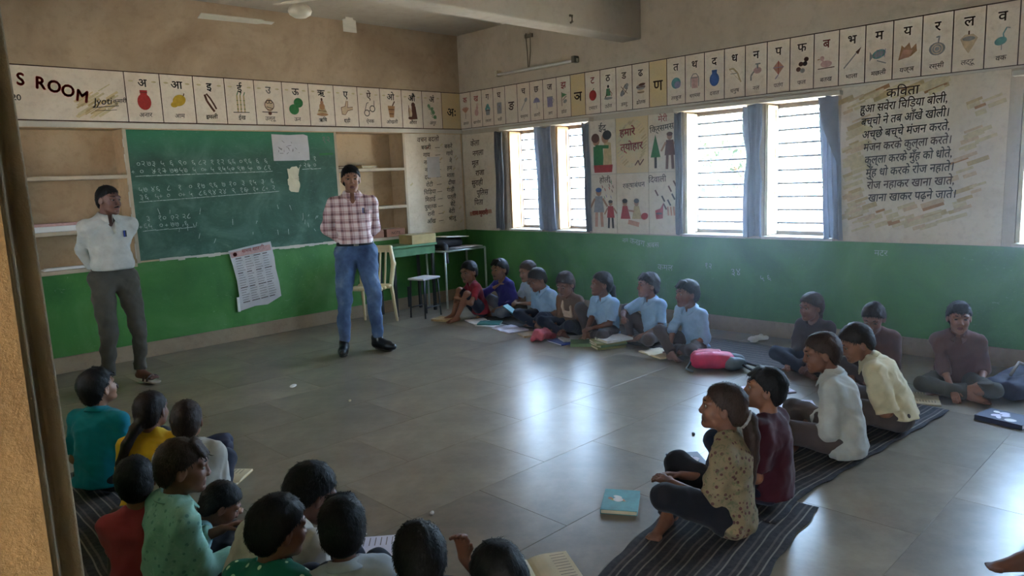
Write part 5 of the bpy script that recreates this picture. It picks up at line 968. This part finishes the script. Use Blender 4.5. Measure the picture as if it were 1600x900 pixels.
# ---------------------------------------------------------------- tables, chair and stool in the corner
t = tag(empty('desk', (-1.50, -.42, 0)), 'green wooden desk under the right niche', 'desk'); MB().box((0, 0, .80), (.66, .38, .825)).build('desktop', ['desk_green'], t, bevel=.004); MB().box((.02, .02, .70), (.64, .04, .80)).build('apron', ['desk_green'], t)
for x in (.03, .60):
    for y in (.03, .32): MB().box((x, y, 0), (x + .03, y + .03, .80)).build('leg', ['steel_dark'], t)
MB().box((.2, .01, .10), (.23, .03, .34)).build('bracket', ['steel_dark'], t)
carton('carton', (-1.18, -.38, .825), (.36, .26, .11), 'carton_tan', 'yellowish tan carton on the right end of the green desk')
t = tag(empty('steel_table', (-.76, -.46, 0)), 'small white steel-pipe table standing in the room corner', 'table')
for x in (0, .66):
    for y in (0, .36): MB().tube([(x, y, 0), (x, y, .70)], .013, 8).build('leg', ['steel_white'], t, smooth=True)
for a, b in (((0, 0), (.66, 0)), ((.66, 0), (.66, .36)), ((.66, .36), (0, .36)), ((0, .36), (0, 0))): MB().tube([(*a, .70), (*b, .70)], .013, 8).build('rail', ['steel_white'], t, smooth=True)
MB().box((.01, .01, .705), (.65, .35, .72)).build('tabletop', ['steel_dark'], t)
Fb = None
def soft(name, prims, mat, parent=None, hc=.012, label=None, cat=None, noise=(.004, 22), loc=None, rz=0, cut=None):
    F = Field()
    for p in prims: (F.cap if p[0] == 'c' else F.ell)(*p[1:])
    if noise: F.noise(noise[0], noise[1], len(name))
    if cut is not None: F.half((0, 0, cut), (0, 0, 1), .004)
    o = net_mesh(name, F, hc, hc, [MAT[mat]], parent)
    if label: tag(o, label, cat)
    if loc: o.location = loc; o.rotation_euler = (0, 0, rz)
    return o
o = soft('cloth_bag', [('c', (.0, 0, .06), (.34, .02, .05), .07, .06, .03), ('c', (.02, -.1, .02), (.0, -.17, -.16), .05, .02, .03), ('c', (.2, .05, .06), (.38, .08, .03), .05, .03, .03)], 'bag_black', None, .012, 'black cloth bag slumped on the steel table with a strap hanging down', 'bag', loc=(-.72, -.28, .735))
for k, (x, y, rz, l) in enumerate(((-.50, -.28, .1, 'wide white paper sheet on top of the black bag'), (-.36, -.36, -.2, 'grey papers lying at the right end of the steel table'))):
    t = tag(MB().box((-.2, -.12, 0), (.2, .12, .006)).box((-.18, -.11, .006), (.21, .1, .010)).build('paper_stack', ['paper_white' if k == 0 else 'paper_grey']), l, 'papers'); t.location = (x, y, .858 if k == 0 else .722); t.rotation_euler = (0, .06 if k == 0 else 0, rz)
# cream plastic chair
t = tag(empty('plastic_chair', (-1.90, -.52, 0), math.radians(-150)), 'cream plastic chair behind the man in the checked shirt', 'chair')
soft('seat', [('c', (-.17, -.17, .42), (-.17, .17, .42), .018, .018, .02), ('c', (.0, -.18, .42), (.0, .18, .42), .02, .02, .2), ('c', (.19, -.18, .43), (.19, .18, .43), .018, .018, .2), ('c', (.1, -.18, .42), (.1, .18, .42), .02, .02, .06), ('c', (-.1, -.18, .42), (-.1, .18, .42), .02, .02, .06)], 'plastic_cream', t, .009, noise=None)
for y in (-1, 1):
    soft('leg', [('c', (.18, .18 * y, .42), (.21, .2 * y, .01), .021, .015, .01)], 'plastic_cream', t, .007, noise=None); soft('leg', [('c', (-.17, .18 * y, .42), (-.23, .2 * y, .01), .021, .015, .01)], 'plastic_cream', t, .007, noise=None)
    soft('back_post', [('c', (-.17, .18 * y, .42), (-.22, .2 * y, .66), .024, .026, .02), ('c', (-.22, .2 * y, .66), (-.27, .15 * y, .84), .026, .022, .02)], 'plastic_cream', t, .008, noise=None)
    soft('armrest', [('c', (-.215, .2 * y, .63), (.1, .225 * y, .64), .018, .02, .02), ('c', (.1, .225 * y, .64), (.17, .19 * y, .42), .018, .016, .02)], 'plastic_cream', t, .008, noise=None) if False else None
soft('top_rail', [('c', (-.27, -.15, .84), (-.275, .15, .84), .024, .024, .02), ('c', (-.265, -.15, .8), (-.265, .15, .8), .018, .018, .03)], 'plastic_cream', t, .008, noise=None)
for k in range(4): y = -.1 + .0667 * k; soft('back_slat', [('c', (-.175, y, .43), (-.26, y, .82), .012, .012, .005)], 'plastic_cream', t, .007, noise=None)
# dark steel stool with a pale seat
t = tag(empty('stool', (-1.22, -.62, 0), .2), 'dark steel stool with a pale flat seat beside the plastic chair', 'stool'); MB().box((-.15, -.12, .44), (.15, .12, .462)).build('seat', ['paper_grey'], t, bevel=.006)
for x in (-1, 1):
    for y in (-1, 1): MB().tube([(.12 * x, .1 * y, .44), (.14 * x, .11 * y, 0)], .010, 8).build('leg', ['steel_dark'], t, smooth=True)
for y in (-1, 1): MB().tube([(-.135, .107 * y, .12), (.135, .107 * y, .12)], .007, 6).build('stretcher', ['steel_dark'], t, smooth=True)
# ---------------------------------------------------------------- ceiling fan, tube light, wires
t = tag(empty('ceiling_fan', (-3.20, -1.77, -.05)), 'cream three-bladed ceiling fan hanging before the beam', 'fan')
MB().tube([(0, 0, 3.42), (0, 0, 3.06)], .011, 10).build('rod', ['fan_white'], t, smooth=True); MB().lathe((0, 0, 3.34), [(.012, .0), (.045, .03), (.055, .08)]).build('canopy', ['fan_white'], t, smooth=True)
MB().lathe((0, 0, 2.965), [(.02, -.005), (.05, 0), (.085, .022), (.095, .05), (.085, .08), (.05, .105), (.02, .12)]).build('motor_housing', ['fan_white'], t, smooth=True)
for k, a in enumerate((295, 177, 58)):
    M = Matrix.Rotation(math.radians(a), 4, 'Z') @ Matrix.Rotation(.13, 4, 'X'); b = MB(); vs = [(.06, -.03), (.14, -.03), (.18, -.055), (.66, -.07), (.67, .05), (.18, .055), (.14, .03), (.06, .03)]
    b.v = [tuple(M @ Vector((x, y, 3.005 + d))) for d in (0, .006) for x, y in vs]; n = 8; b.f = [tuple(range(n))[::-1], tuple(range(n, 2 * n))] + [(i, (i + 1) % n, n + (i + 1) % n, n + i) for i in range(n)]; b.m = [0] * len(b.f); b.build('blade', ['fan_white'], t)
t = tag(empty('tube_light', (0, 0, 0)), 'unlit tube light fixture mounted high on the window wall', 'lamp'); MB().box((-.05, -2.03, 2.775), (-.012, -.76, 2.815)).build('housing', ['tube_white'], t, bevel=.005); MB().tube([(-.07, -.80, 2.79), (-.07, -1.98, 2.79)], .013, 10).build('tube', ['paper_white'], t, smooth=True)
for y in (-.78, -2.0): MB().box((-.088, y - .022, 2.77), (-.01, y + .022, 2.84)).build('end_cap', ['tube_white' if y > -1 else 'wire_grey'], t, bevel=.004)
tag(MB().tube([(-.02, -1.24, 3.2), (-.014, -1.25, 3.0), (-.02, -1.26, 2.82)], .005, 6).tube([(-.018, -1.31, 3.2), (-.012, -1.3, 3.0), (-.02, -1.28, 2.82)], .005, 6).box((-.02, -1.34, 3.15), (-.002, -1.22, 3.19)).build('light_wire', ['wire_grey']), 'pair of grey wires running down to the tube light', 'wire')
tag(MB().tube([(-1.1, -2.843, 2.99), (-1.1, -2.87, 2.985), (-1.1, -2.872, 2.93), (-1.1, -2.85, 2.925)], .011, 8).build('beam_hook', ['wire_grey'], smooth=True), 'small dark hook fixed to the side of the ceiling beam', 'hook')
# ---------------------------------------------------------------- curtains
def curtain(name, top, bot, n_pleat, amp, m, label, tie=None, z=(2.12, .93), seed=0, group=None, nu=60, nv=36):
    """hangs in front of the window wall; top/bot give its (y0, y1) there; tie = (height fraction, squeeze)"""
    rs = random.Random(seed); vs, fs = [], []; ph = rs.random() * 6
    for j in range(nv + 1):
        t = j / nv; y0 = top[0] + (bot[0] - top[0]) * t; y1 = top[1] + (bot[1] - top[1]) * t; zz = z[0] + (z[1] - z[0]) * t
        if tie: k = 1 - tie[1] * math.exp(-((t - tie[0]) / .12) ** 2); c = (y0 + y1) / 2; y0, y1 = c + (y0 - c) * k, c + (y1 - c) * k
        for i in range(nu + 1):
            s = i / nu; x = -.035 - amp * (.5 + .5 * math.sin(2 * PI * n_pleat * s + ph + .6 * math.sin(3 * t + seed))) - .008 * math.sin(9 * t + 7 * s)
            vs.append((x, y0 + (y1 - y0) * s, zz + .01 * math.sin(6 * s + seed)))
    for j in range(nv):
        for i in range(nu): a = j * (nu + 1) + i; fs.append((a, a + 1, a + nu + 2, a + nu + 1))
    me = bpy.data.meshes.new(name); me.from_pydata(vs, [], fs); me.materials.append(MAT[m]); me.polygons.foreach_set('use_smooth', [True] * len(fs)); me.update()
    o = bpy.data.objects.new(name, me); C.objects.link(o); so_ = o.modifiers.new('thickness', 'SOLIDIFY'); so_.thickness = .003; tag(o, label, 'curtain', group); return o
curtain('curtain', (-1.36, -1.62), (-1.40, -1.66), 4, .03, 'curtain_grey', 'grey-blue curtain bunched on the post between the two far windows', seed=1)
curtain('curtain', (-2.08, -2.17), (-2.10, -2.17), 2, .03, 'curtain_dark', 'narrow dark grey curtain at the right of the far window pair', seed=2)
curtain('curtain', (-.68, -.82), (-.66, -.80), 3, .03, 'curtain_dark', 'grey curtain gathered beside the window nearest the corner', seed=7)
curtain('curtain', (-3.26, -3.34), (-3.27, -3.345), 2, .02, 'curtain_dark', 'thin dark curtain strip at the left edge of the large window pair', seed=3)
curtain('curtain', (-3.99, -4.18), (-4.0, -4.18), 3, .025, 'curtain_grey', 'blue-grey curtain drawn onto the post between the two large windows', tie=(.38, .35), seed=4)
o = curtain('curtain', (-4.68, -4.84), (-4.74, -4.90), 4, .03, 'curtain_grey', 'blue-grey curtain with a diagonal fold at the right of the large windows', seed=5)
c = empty('pelmet_flap'); bpy.data.objects.remove(c); vs = [(-.075, -4.68, 2.12), (-.075, -4.85, 2.12), (-.08, -4.86, 1.55), (-.09, -4.74, 1.85)]; fl_ = small_mesh('folded_flap', vs, [(0, 3, 1), (1, 3, 2)], [MAT['curtain_grey']], o, smooth=False); sm = fl_.modifiers.new('thickness', 'SOLIDIFY'); sm.thickness = .004
# beige curtain bunched by the doorway
vs, fs = [], []; nu, nv = 44, 60
for j in range(nv + 1):
    t = j / nv; z = 2.15 - 2.05 * t; r = .008 + .011 * t + .002 * math.sin(5 * t)
    for i in range(nu): a = 2 * PI * i / nu; q = r * (1 + .28 * math.sin(6 * a + 2 * t) + .12 * math.sin(11 * a - 3 * t)); vs.append((-6.288 + q * math.cos(a) * .85 + .004 * math.sin(4 * t), -6.76 + q * math.sin(a) * 3, z))
for j in range(nv):
    for i in range(nu): fs.append((j * nu + i, j * nu + (i + 1) % nu, (j + 1) * nu + (i + 1) % nu, (j + 1) * nu + i))
me = bpy.data.meshes.new('door_curtain'); me.from_pydata(vs, [], fs); me.materials.append(MAT['curtain_beige']); me.polygons.foreach_set('use_smooth', [True] * len(fs)); me.update(); o = bpy.data.objects.new('door_curtain', me); C.objects.link(o); tag(o, 'beige curtain bunched along the edge of the doorway, close to the camera', 'curtain')
MB().tube([(-6.29, -6.7, 2.17), (-6.29, -8.1, 2.17)], .012, 8).build('curtain_rod', ['iron_bar'], o, smooth=True)
# ---------------------------------------------------------------- striped mats
def mat_strip(name, path, width, label, lift=.003, seed=0, n=90, m=14):
    """a woven runner along a path of floor points"""
    rs = random.Random(seed); pts = [Vector((*p, 0)) for p in path]; L = [0]
    for a, b in zip(pts[:-1], pts[1:]): L.append(L[-1] + (b - a).length)
    def at(s):
        for k in range(len(pts) - 1):
            if s <= L[k + 1] or k == len(pts) - 2: t = (s - L[k]) / (L[k + 1] - L[k]); return pts[k].lerp(pts[k + 1], t), (pts[k + 1] - pts[k]).normalized()
    vs, fs, uv = [], [], []
    for i in range(n + 1):
        s = L[-1] * i / n; p, d = at(s); nrm = Vector((-d.y, d.x, 0)); d0 = at(max(0, s - .2))[1]; d1 = at(min(L[-1], s + .2))[1]; nrm = Vector((-(d0 + d1).y, (d0 + d1).x, 0)).normalized()
        for j in range(m + 1):
            t = j / m; w_ = (t - .5) * width; zz = lift + .0045 * max(0, math.sin(s * 11 + 2.2 * math.sin(t * 5 + seed) + seed)) ** 2 * (1 if 0 < i < n else .3)
            wob = .012 * math.sin(s * 23 + t * 3 + seed) ; vs.append(tuple(p + nrm * (w_ + wob * .5) + Vector((0, 0, zz)))); uv.append((s, t * width / .60 + wob * .6))
    for i in range(n):
        for j in range(m): a = i * (m + 1) + j; fs.append((a, a + m + 1, a + m + 2, a + 1))
    me = bpy.data.meshes.new(name); me.from_pydata(vs, [], fs); me.materials.append(MAT['mat_striped']); me.polygons.foreach_set('use_smooth', [True] * len(fs)); ul = me.uv_layers.new(name='UVMap'); ul.data.foreach_set('uv', [c for l in me.loops for c in uv[l.vertex_index]]); me.update()
    o = bpy.data.objects.new(name, me); C.objects.link(o); sd = o.modifiers.new('thickness', 'SOLIDIFY'); sd.thickness = .004; sd.offset = 1; tag(o, label, 'mat'); return o
mat_strip('striped_mat', [(-4.62, -6.02), (-4.1, -5.90), (-3.6, -5.82), (-3.22, -5.78)], .56, 'black striped mat with pale zigzag lines in front of the ponytail girl', seed=1)
mat_strip('striped_mat', [(-3.5, -5.76), (-3.1, -5.72), (-2.2, -5.80), (-1.35, -5.88)], .46, 'black striped runner under the maroon and white shirted children', .008, seed=2)
mat_strip('striped_mat', [(-.72, -1.2), (-.70, -3.0), (-.72, -4.9), (-.80, -5.35)], .66, 'dark striped mat along the window wall under the blue-shirted row', seed=3)
mat_strip('striped_mat', [(-5.58, -2.75), (-5.60, -3.8), (-5.70, -5.0), (-5.40, -6.4)], .66, 'dark striped mat beside the curtain under the left group', seed=4, n=120)
# ---------------------------------------------------------------- books, papers and bags on the floor
def book(x, y, rz, w_, h_, t, cover, label, page='paper_white', z=.0, art=None, tilt=0):
    """closed book lying flat: cover boards, spine, page block"""
    o = empty('book', (x, y, z), rz); tag(o, label, 'book'); e = .004; o.rotation_euler = (tilt, 0, rz)
    MB().box((-w_ / 2, -h_ / 2, 0), (w_ / 2, h_ / 2, .002)).box((-w_ / 2, -h_ / 2, t - .002), (w_ / 2, h_ / 2, t)).box((-w_ / 2, -h_ / 2, 0), (-w_ / 2 + .003, h_ / 2, t)).build('cover', [cover], o, bevel=.0008)
    MB().box((-w_ / 2 + .003, -h_ / 2 + e, .002), (w_ / 2 - e, h_ / 2 - e, t - .002)).build('pages', [page], o)
    if art:
        F = Flat(); rs = random.Random(int(x * -100))
        for i in range(7): F.ell(rs.uniform(-.3, .3) * w_, rs.uniform(-.3, .3) * h_, rs.uniform(.06, .16) * w_, rs.uniform(.05, .12) * h_, art[i % len(art)], rs.uniform(0, 3), .00003 * i)
        F.build('cover_picture', o, (0, 0, t + .0004), (1, 0, 0), (0, 1, 0), (0, 0, 1))
    return o
def open_book(x, y, rz, w_, h_, t, label, page='paper_white', cover='cover_navy', z=0.0, lines=True):
    o = empty('open_book', (x, y, z), rz); tag(o, label, 'book'); nb = 10
    MB().box((-w_ - .003, -h_ / 2 - .003, 0), (w_ + .003, h_ / 2 + .003, .002)).build('cover', [cover], o)
    for sd in (-1, 1):
        vs, fs = [], []
        for i in range(nb + 1):
            u = i / nb; zt = .003 + t * (math.sin(min(1, u * 2.2) * PI / 2)) * (1 - .45 * u) + (.002 if i else 0)
            for y_ in (-h_ / 2, h_ / 2): vs += [(sd * u * w_, y_, .002), (sd * u * w_, y_, zt)]
        for i in range(nb): a = 4 * i; fs += [(a + 1, a + 5, a + 7, a + 3), (a, a + 1, a + 5, a + 4), (a + 2, a + 3, a + 7, a + 6)]
        fs.append((4 * nb, 4 * nb + 1, 4 * nb + 3, 4 * nb + 2)); pg = small_mesh('page_block', vs, fs, [MAT[page]], o, smooth=False)
    if lines:
        for sd in (-1, 1):
            F = Flat()
            for k in range(9): v = h_ * (.38 - .09 * k); F.line([(sd * w_ * .52 - .0, v), (sd * w_ * .88, v)] if sd > 0 else [(-w_ * .88, v), (-w_ * .52, v)], .004, 'ink_grey')
            F.build('printing', o, (0, 0, t * .84 + .007), (1, 0, 0), (0, 1, 0), (0, 0, 1))
    return o
R_ = math.radians
book(-1.24, -1.0, R_(20), .2, .26, .022, 'cover_tan', 'tan book on the floor beside the boy hugging his knees', 'paper_cream')
open_book(-1.10, -1.40, R_(70), .15, .22, .012, 'open white notebook in front of the blue-purple shirt', 'paper_white', 'cover_navy')
book(-1.13, -1.62, R_(35), .18, .25, .014, 'cover_teal', 'teal notebook, topmost of the pair near the corner', 'paper_white', z=.012); book(-1.18, -1.66, R_(10), .18, .25, .012, 'cover_white', 'white notebook lying under the teal notebook')
open_book(-1.20, -2.00, R_(78), .17, .24, .014, 'large open book with pale pages in front of the child looking down', 'page_lilac', 'cover_tan')
book(-1.24, -2.36, R_(65), .19, .25, .016, 'cover_tan', 'tan book on the floor in front of the brown dress girl', 'paper_cream')
book(-1.24, -2.84, R_(75), .26, .34, .012, 'cover_blue', 'wide blue folder on the floor beside the olive books'); book(-1.20, -2.86, R_(60), .18, .25, .014, 'cover_white', 'pale lilac notebook lying on the blue folder', 'page_lilac', z=.0125)
for k, (dx, dy, r, c, l) in enumerate(((0, 0, 62, 'cover_olive', 'lowest olive book of the floor stack'), (.01, .0, 70, 'cover_green', 'second grey-green book from the bottom of the floor stack'), (-.01, -.01, 58, 'cover_olive', 'third olive book of the floor stack'), (.03, -.05, 72, 'cover_white', 'white notebook on top of the olive floor stack'))): book(-1.21 + dx, -3.28 + dy, R_(r), .21, .28, .021, c, l, 'paper_cream', z=.022 * k)
book(-1.27, -3.06, R_(40), .19, .26, .03, 'cover_green', 'green book leaning beside the floor stack', 'paper_cream')
open_book(-1.17, -3.82, R_(70), .16, .22, .012, 'open patterned book under the foot of the boy by the pink bag', 'paper_cream', 'cover_green')
t = tag(soft('crumpled_paper', [('c', (-.1, 0, .012), (.1, .02, .015), .03, .025, .02), ('c', (-.05, .05, .01), (.06, -.05, .012), .03, .02, .02)], 'paper_white', None, .008, noise=(.005, 60), cut=0.001), 'crumpled white paper on the floor by the wall', 'paper'); t.location = (-.22, -4.24, .001)
# small book in the hands of the book holder, pink cloth, pinafore straps
book(-1.06, -1.87, R_(20), .11, .15, .012, 'cover_teal', 'small teal book held by the half-hidden boy', z=.175, tilt=R_(35))
soft('pink_cloth', [('c', (-.09, -.03, .05), (.08, .05, .05), .05, .045, .03), ('c', (-.1, .02, .06), (-.16, .0, .02), .04, .03, .03), ('c', (-.02, -.06, .05), (.06, -.06, .03), .04, .03, .03)], 'pink_cloth', None, .009, 'bunched pink cloth in front of the brown dress girl', 'cloth', noise=(.006, 45), loc=(-1.30, -2.58, .0), cut=.001)
# pink school bag
t = tag(empty('school_bag', (-1.29, -4.42, 0), R_(-58)), 'pink and grey school bag lying on the floor beside the last blue shirt', 'bag')
soft('bag_body', [('c', (-.13, -.07, .07), (.1, -.07, .07), .06, .055, .03), ('c', (-.13, .09, .065), (.1, .09, .06), .055, .05, .05), ('c', (-.1, 0, .085), (.08, 0, .08), .055, .05, .06)], 'bag_pink', t, .009, noise=(.003, 26), cut=.002)
soft('flap', [('c', (-.15, -.03, .125), (.03, -.01, .125), .022, .02, .02), ('c', (-.12, .05, .122), (.03, .05, .118), .02, .02, .02)], 'bag_pale', t, .008, noise=(.002, 30)); soft('side_pocket', [('c', (.12, -.09, .06), (.20, -.05, .055), .055, .04, .03), ('c', (.12, .05, .06), (.19, .05, .055), .05, .04, .04)], 'bag_grey', t, .008, noise=(.003, 30), cut=.002)
for k, q in enumerate((((.2, -.08, .05), (.30, -.16, .012), (.42, -.13, .01)), ((.2, .03, .05), (.33, .02, .012), (.45, .0, .01)), ((-.18, -.08, .07), (-.22, -.13, .02), (-.17, -.17, .01)))): MB().tube(q, .011, 8).build('strap', ['bag_black' if k < 2 else 'bag_grey'], t, smooth=True)
# books of the front row
book(-3.74, -5.34, R_(-58), .17, .23, .022, 'cover_teal', 'school book with teal picture cover at the ponytail girl’s feet'.replace('’', "'"), 'paper_cream', art=['paper_white', 'paint_blush', 'cover_teal', 'paint_yellow'])
book(-3.10, -5.31, R_(-40), .18, .24, .012, 'cover_navy', 'thin white-topped notebook beside the maroon top', 'page_lilac', art=['page_lilac', 'paper_white'])
open_book(-1.88, -5.30, R_(-55), .17, .24, .012, 'open picture book before the grey-white shirt', 'page_lilac', 'cover_navy'); book(-2.16, -5.42, R_(-50), .18, .25, .01, 'cover_white', 'white exercise book on the floor nearer the maroon top', art=['paper_white', 'ink_grey'])
open_book(-1.62, -5.02, R_(-35), .16, .22, .01, 'open notebook in front of the girl in dark top', 'page_lilac', 'cover_navy')
open_book(-1.20, -5.90, R_(20), .13, .19, .012, 'small open book with pinkish pages before the rust-brown shirt', 'paper_cream', 'cover_brown')
book(-1.36, -6.40, R_(-12), .2, .26, .03, 'cover_navy', 'thick dark notebook with pale top alone on the right floor', 'page_lilac', art=['page_lilac', 'page_lilac', 'paper_white'])
t = tag(empty('school_bag', (-.74, -6.36, 0), R_(-20)), 'navy school bag with white lettering at the right picture edge', 'bag'); soft('bag_body', [('c', (-.18, -.04, .07), (.18, -.04, .09), .07, .08, .03), ('c', (-.18, .08, .07), (.18, .08, .1), .07, .08, .04)], 'bag_navy', t, .011, noise=(.005, 20), cut=.002)
F = Flat(); F.text('JVJ', 0, .06, .06, 'paper_white', rot=.1, bold=.02); F.build('lettering', t, (-.03, -.128, 0), (1, 0, 0), (0, 0, 1), (0, -1, 0)); MB().tube([(-.1, .02, .15), (0, .03, .22), (.12, .02, .17)], .01, 8).build('handle', ['band_grey'], t, smooth=True)
# books of the left group
soft('blue_cloth_bag', [('c', (-.06, 0, .05), (.08, .02, .05), .05, .045, .03), ('c', (.0, .05, .04), (.03, -.07, .04), .04, .04, .03)], 'bag_navy', None, .009, 'crumpled dark blue cloth bag in front of the cropped-hair boy', 'bag', noise=(.007, 40), loc=(-4.74, -3.08, 0), cut=.001); book(-4.95, -2.94, R_(30), .18, .25, .014, 'cover_teal', 'pale teal notebook beside the dark blue cloth bag', 'paper_white')
open_book(-4.93, -3.55, R_(40), .17, .24, .012, 'open pale notebook before the white collared boy', 'paper_cream', 'cover_tan')
open_book(-4.80, -4.92, R_(50), .2, .27, .012, 'large open notebook with lilac pages near the pearl ear stud child', 'page_lilac', 'cover_navy')
open_book(-4.47, -5.47, R_(-30), .17, .24, .016, 'open book with tan pages at the bottom edge of the floor', 'paper_cream', 'cover_brown')
# scraps on the floor
for x, y, l, m in ((-3.72, -2.12, 'white paper scrap on the floor before the standing men', 'paper_white'), (-3.65, -2.83, 'tiny pale paper bit in the middle of the floor', 'paper_cream'), (-2.71, -5.10, 'small dark pebble on the floor by the runner', 'ink_black'), (-4.40, -4.73, 'pale bottle cap on the floor in front of the bottom row', 'paper_grey')):
    big = x == -3.72; s_ = .035 if big else .014; t = MB().lathe((0, 0, 0), [(s_ * .7, 0), (s_, .004), (s_ * .9, .009), (s_ * .4, .011)], 9).build('floor_scrap', [m], smooth=False); t.scale = (1.4, .7, 1); t.location = (x, y, .0005); t.rotation_euler = (0, 0, .8); tag(t, l, 'litter')
# ---------------------------------------------------------------- trees outside the windows
def tree(x, y, h, r, label, seed, n=1500):
    t = tag(empty('tree', (x, y, -.45)), label, 'tree', 'trees outside the windows'); MB().tube([(0, 0, 0), (.1, 0, h * .35), (0, .1, h * .6)], [.14, .11, .07], 8).tube([(.1, 0, h * .35), (.8, .3, h * .62)], [.07, .03], 6).tube([(.06, .03, h * .45), (-.7, -.3, h * .7)], [.07, .03], 6).build('trunk', ['trunk_bark'], t, smooth=True)
    rs = np.random.RandomState(seed); c = rs.normal(size=(26, 3)) * np.array([r * .5, r * .5, r * .38]) + np.array([0, 0, h * .72]); p = c[rs.randint(0, 26, n)] + rs.normal(size=(n, 3)) * .26; d = rs.normal(size=(n, 3)); d /= np.linalg.norm(d, axis=1)[:, None]; e = np.cross(d, rs.normal(size=(n, 3))); e /= np.linalg.norm(e, axis=1)[:, None]; s_ = .17
    vs = np.stack([p - d * s_, p + e * s_ * .45, p + d * s_, p - e * s_ * .45], 1).reshape(-1, 3); me = bpy.data.meshes.new('crown'); me.from_pydata(vs.tolist(), [], [(4 * i, 4 * i + 1, 4 * i + 2, 4 * i + 3) for i in range(n)]); me.materials.append(MAT['leaf_green']); o = bpy.data.objects.new('crown', me); C.objects.link(o); o.parent = t; o['kind'] = 'stuff'
tree(12, 2.6, 3.4, 1.3, 'leafy tree beyond the large window, left pane', 1, 900); tree(11.5, -.6, 3.0, 1.2, 'sparse tree beyond the right pane of the large window', 2, 900); tree(16, 9.5, 4.0, 1.6, 'pale tree far beyond the windows near the corner', 3, 700)
# ---------------------------------------------------------------- dusty air in the room, bright in the window light
m = bpy.data.materials.new('dusty_air'); m.use_nodes = True; t_ = m.node_tree; t_.nodes.remove(t_.nodes['Principled BSDF']); vs_ = t_.nodes.new('ShaderNodeVolumeScatter'); vs_.inputs['Density'].default_value = .026; vs_.inputs['Anisotropy'].default_value = .35; vs_.inputs['Color'].default_value = (.95, .97, 1, 1)
tc_ = t_.nodes.new('ShaderNodeTexCoord'); sx_ = t_.nodes.new('ShaderNodeSeparateXYZ'); t_.links.new(tc_.outputs['Object'], sx_.inputs[0]); f_ = []
for ax, a, b in (('X', -3.0, -1.1), ('Y', -2.0, -4.4)):
    r_ = t_.nodes.new('ShaderNodeMapRange'); r_.interpolation_type = 'SMOOTHSTEP'; r_.inputs['From Min'].default_value = a; r_.inputs['From Max'].default_value = b; t_.links.new(sx_.outputs[ax], r_.inputs['Value']); f_.append(r_)
m1_ = t_.nodes.new('ShaderNodeMath'); m1_.operation = 'MULTIPLY'; t_.links.new(f_[0].outputs[0], m1_.inputs[0]); t_.links.new(f_[1].outputs[0], m1_.inputs[1]); m2_ = t_.nodes.new('ShaderNodeMath'); m2_.operation = 'MULTIPLY'; t_.links.new(m1_.outputs[0], m2_.inputs[0]); m2_.inputs[1].default_value = .032; t_.links.new(m2_.outputs[0], vs_.inputs['Density'])
t_.links.new(vs_.outputs[0], [q for q in t_.nodes if q.bl_idname == 'ShaderNodeOutputMaterial'][0].inputs['Volume']); MAT['dusty_air'] = m
hz = MB().box((-3.0, -10.55, .02), (-.002, -2.0, 2.88)).build('dusty_air', ['dusty_air']); tag(hz, 'faint dusty haze filling the classroom air in the window light', 'haze', kind='stuff')
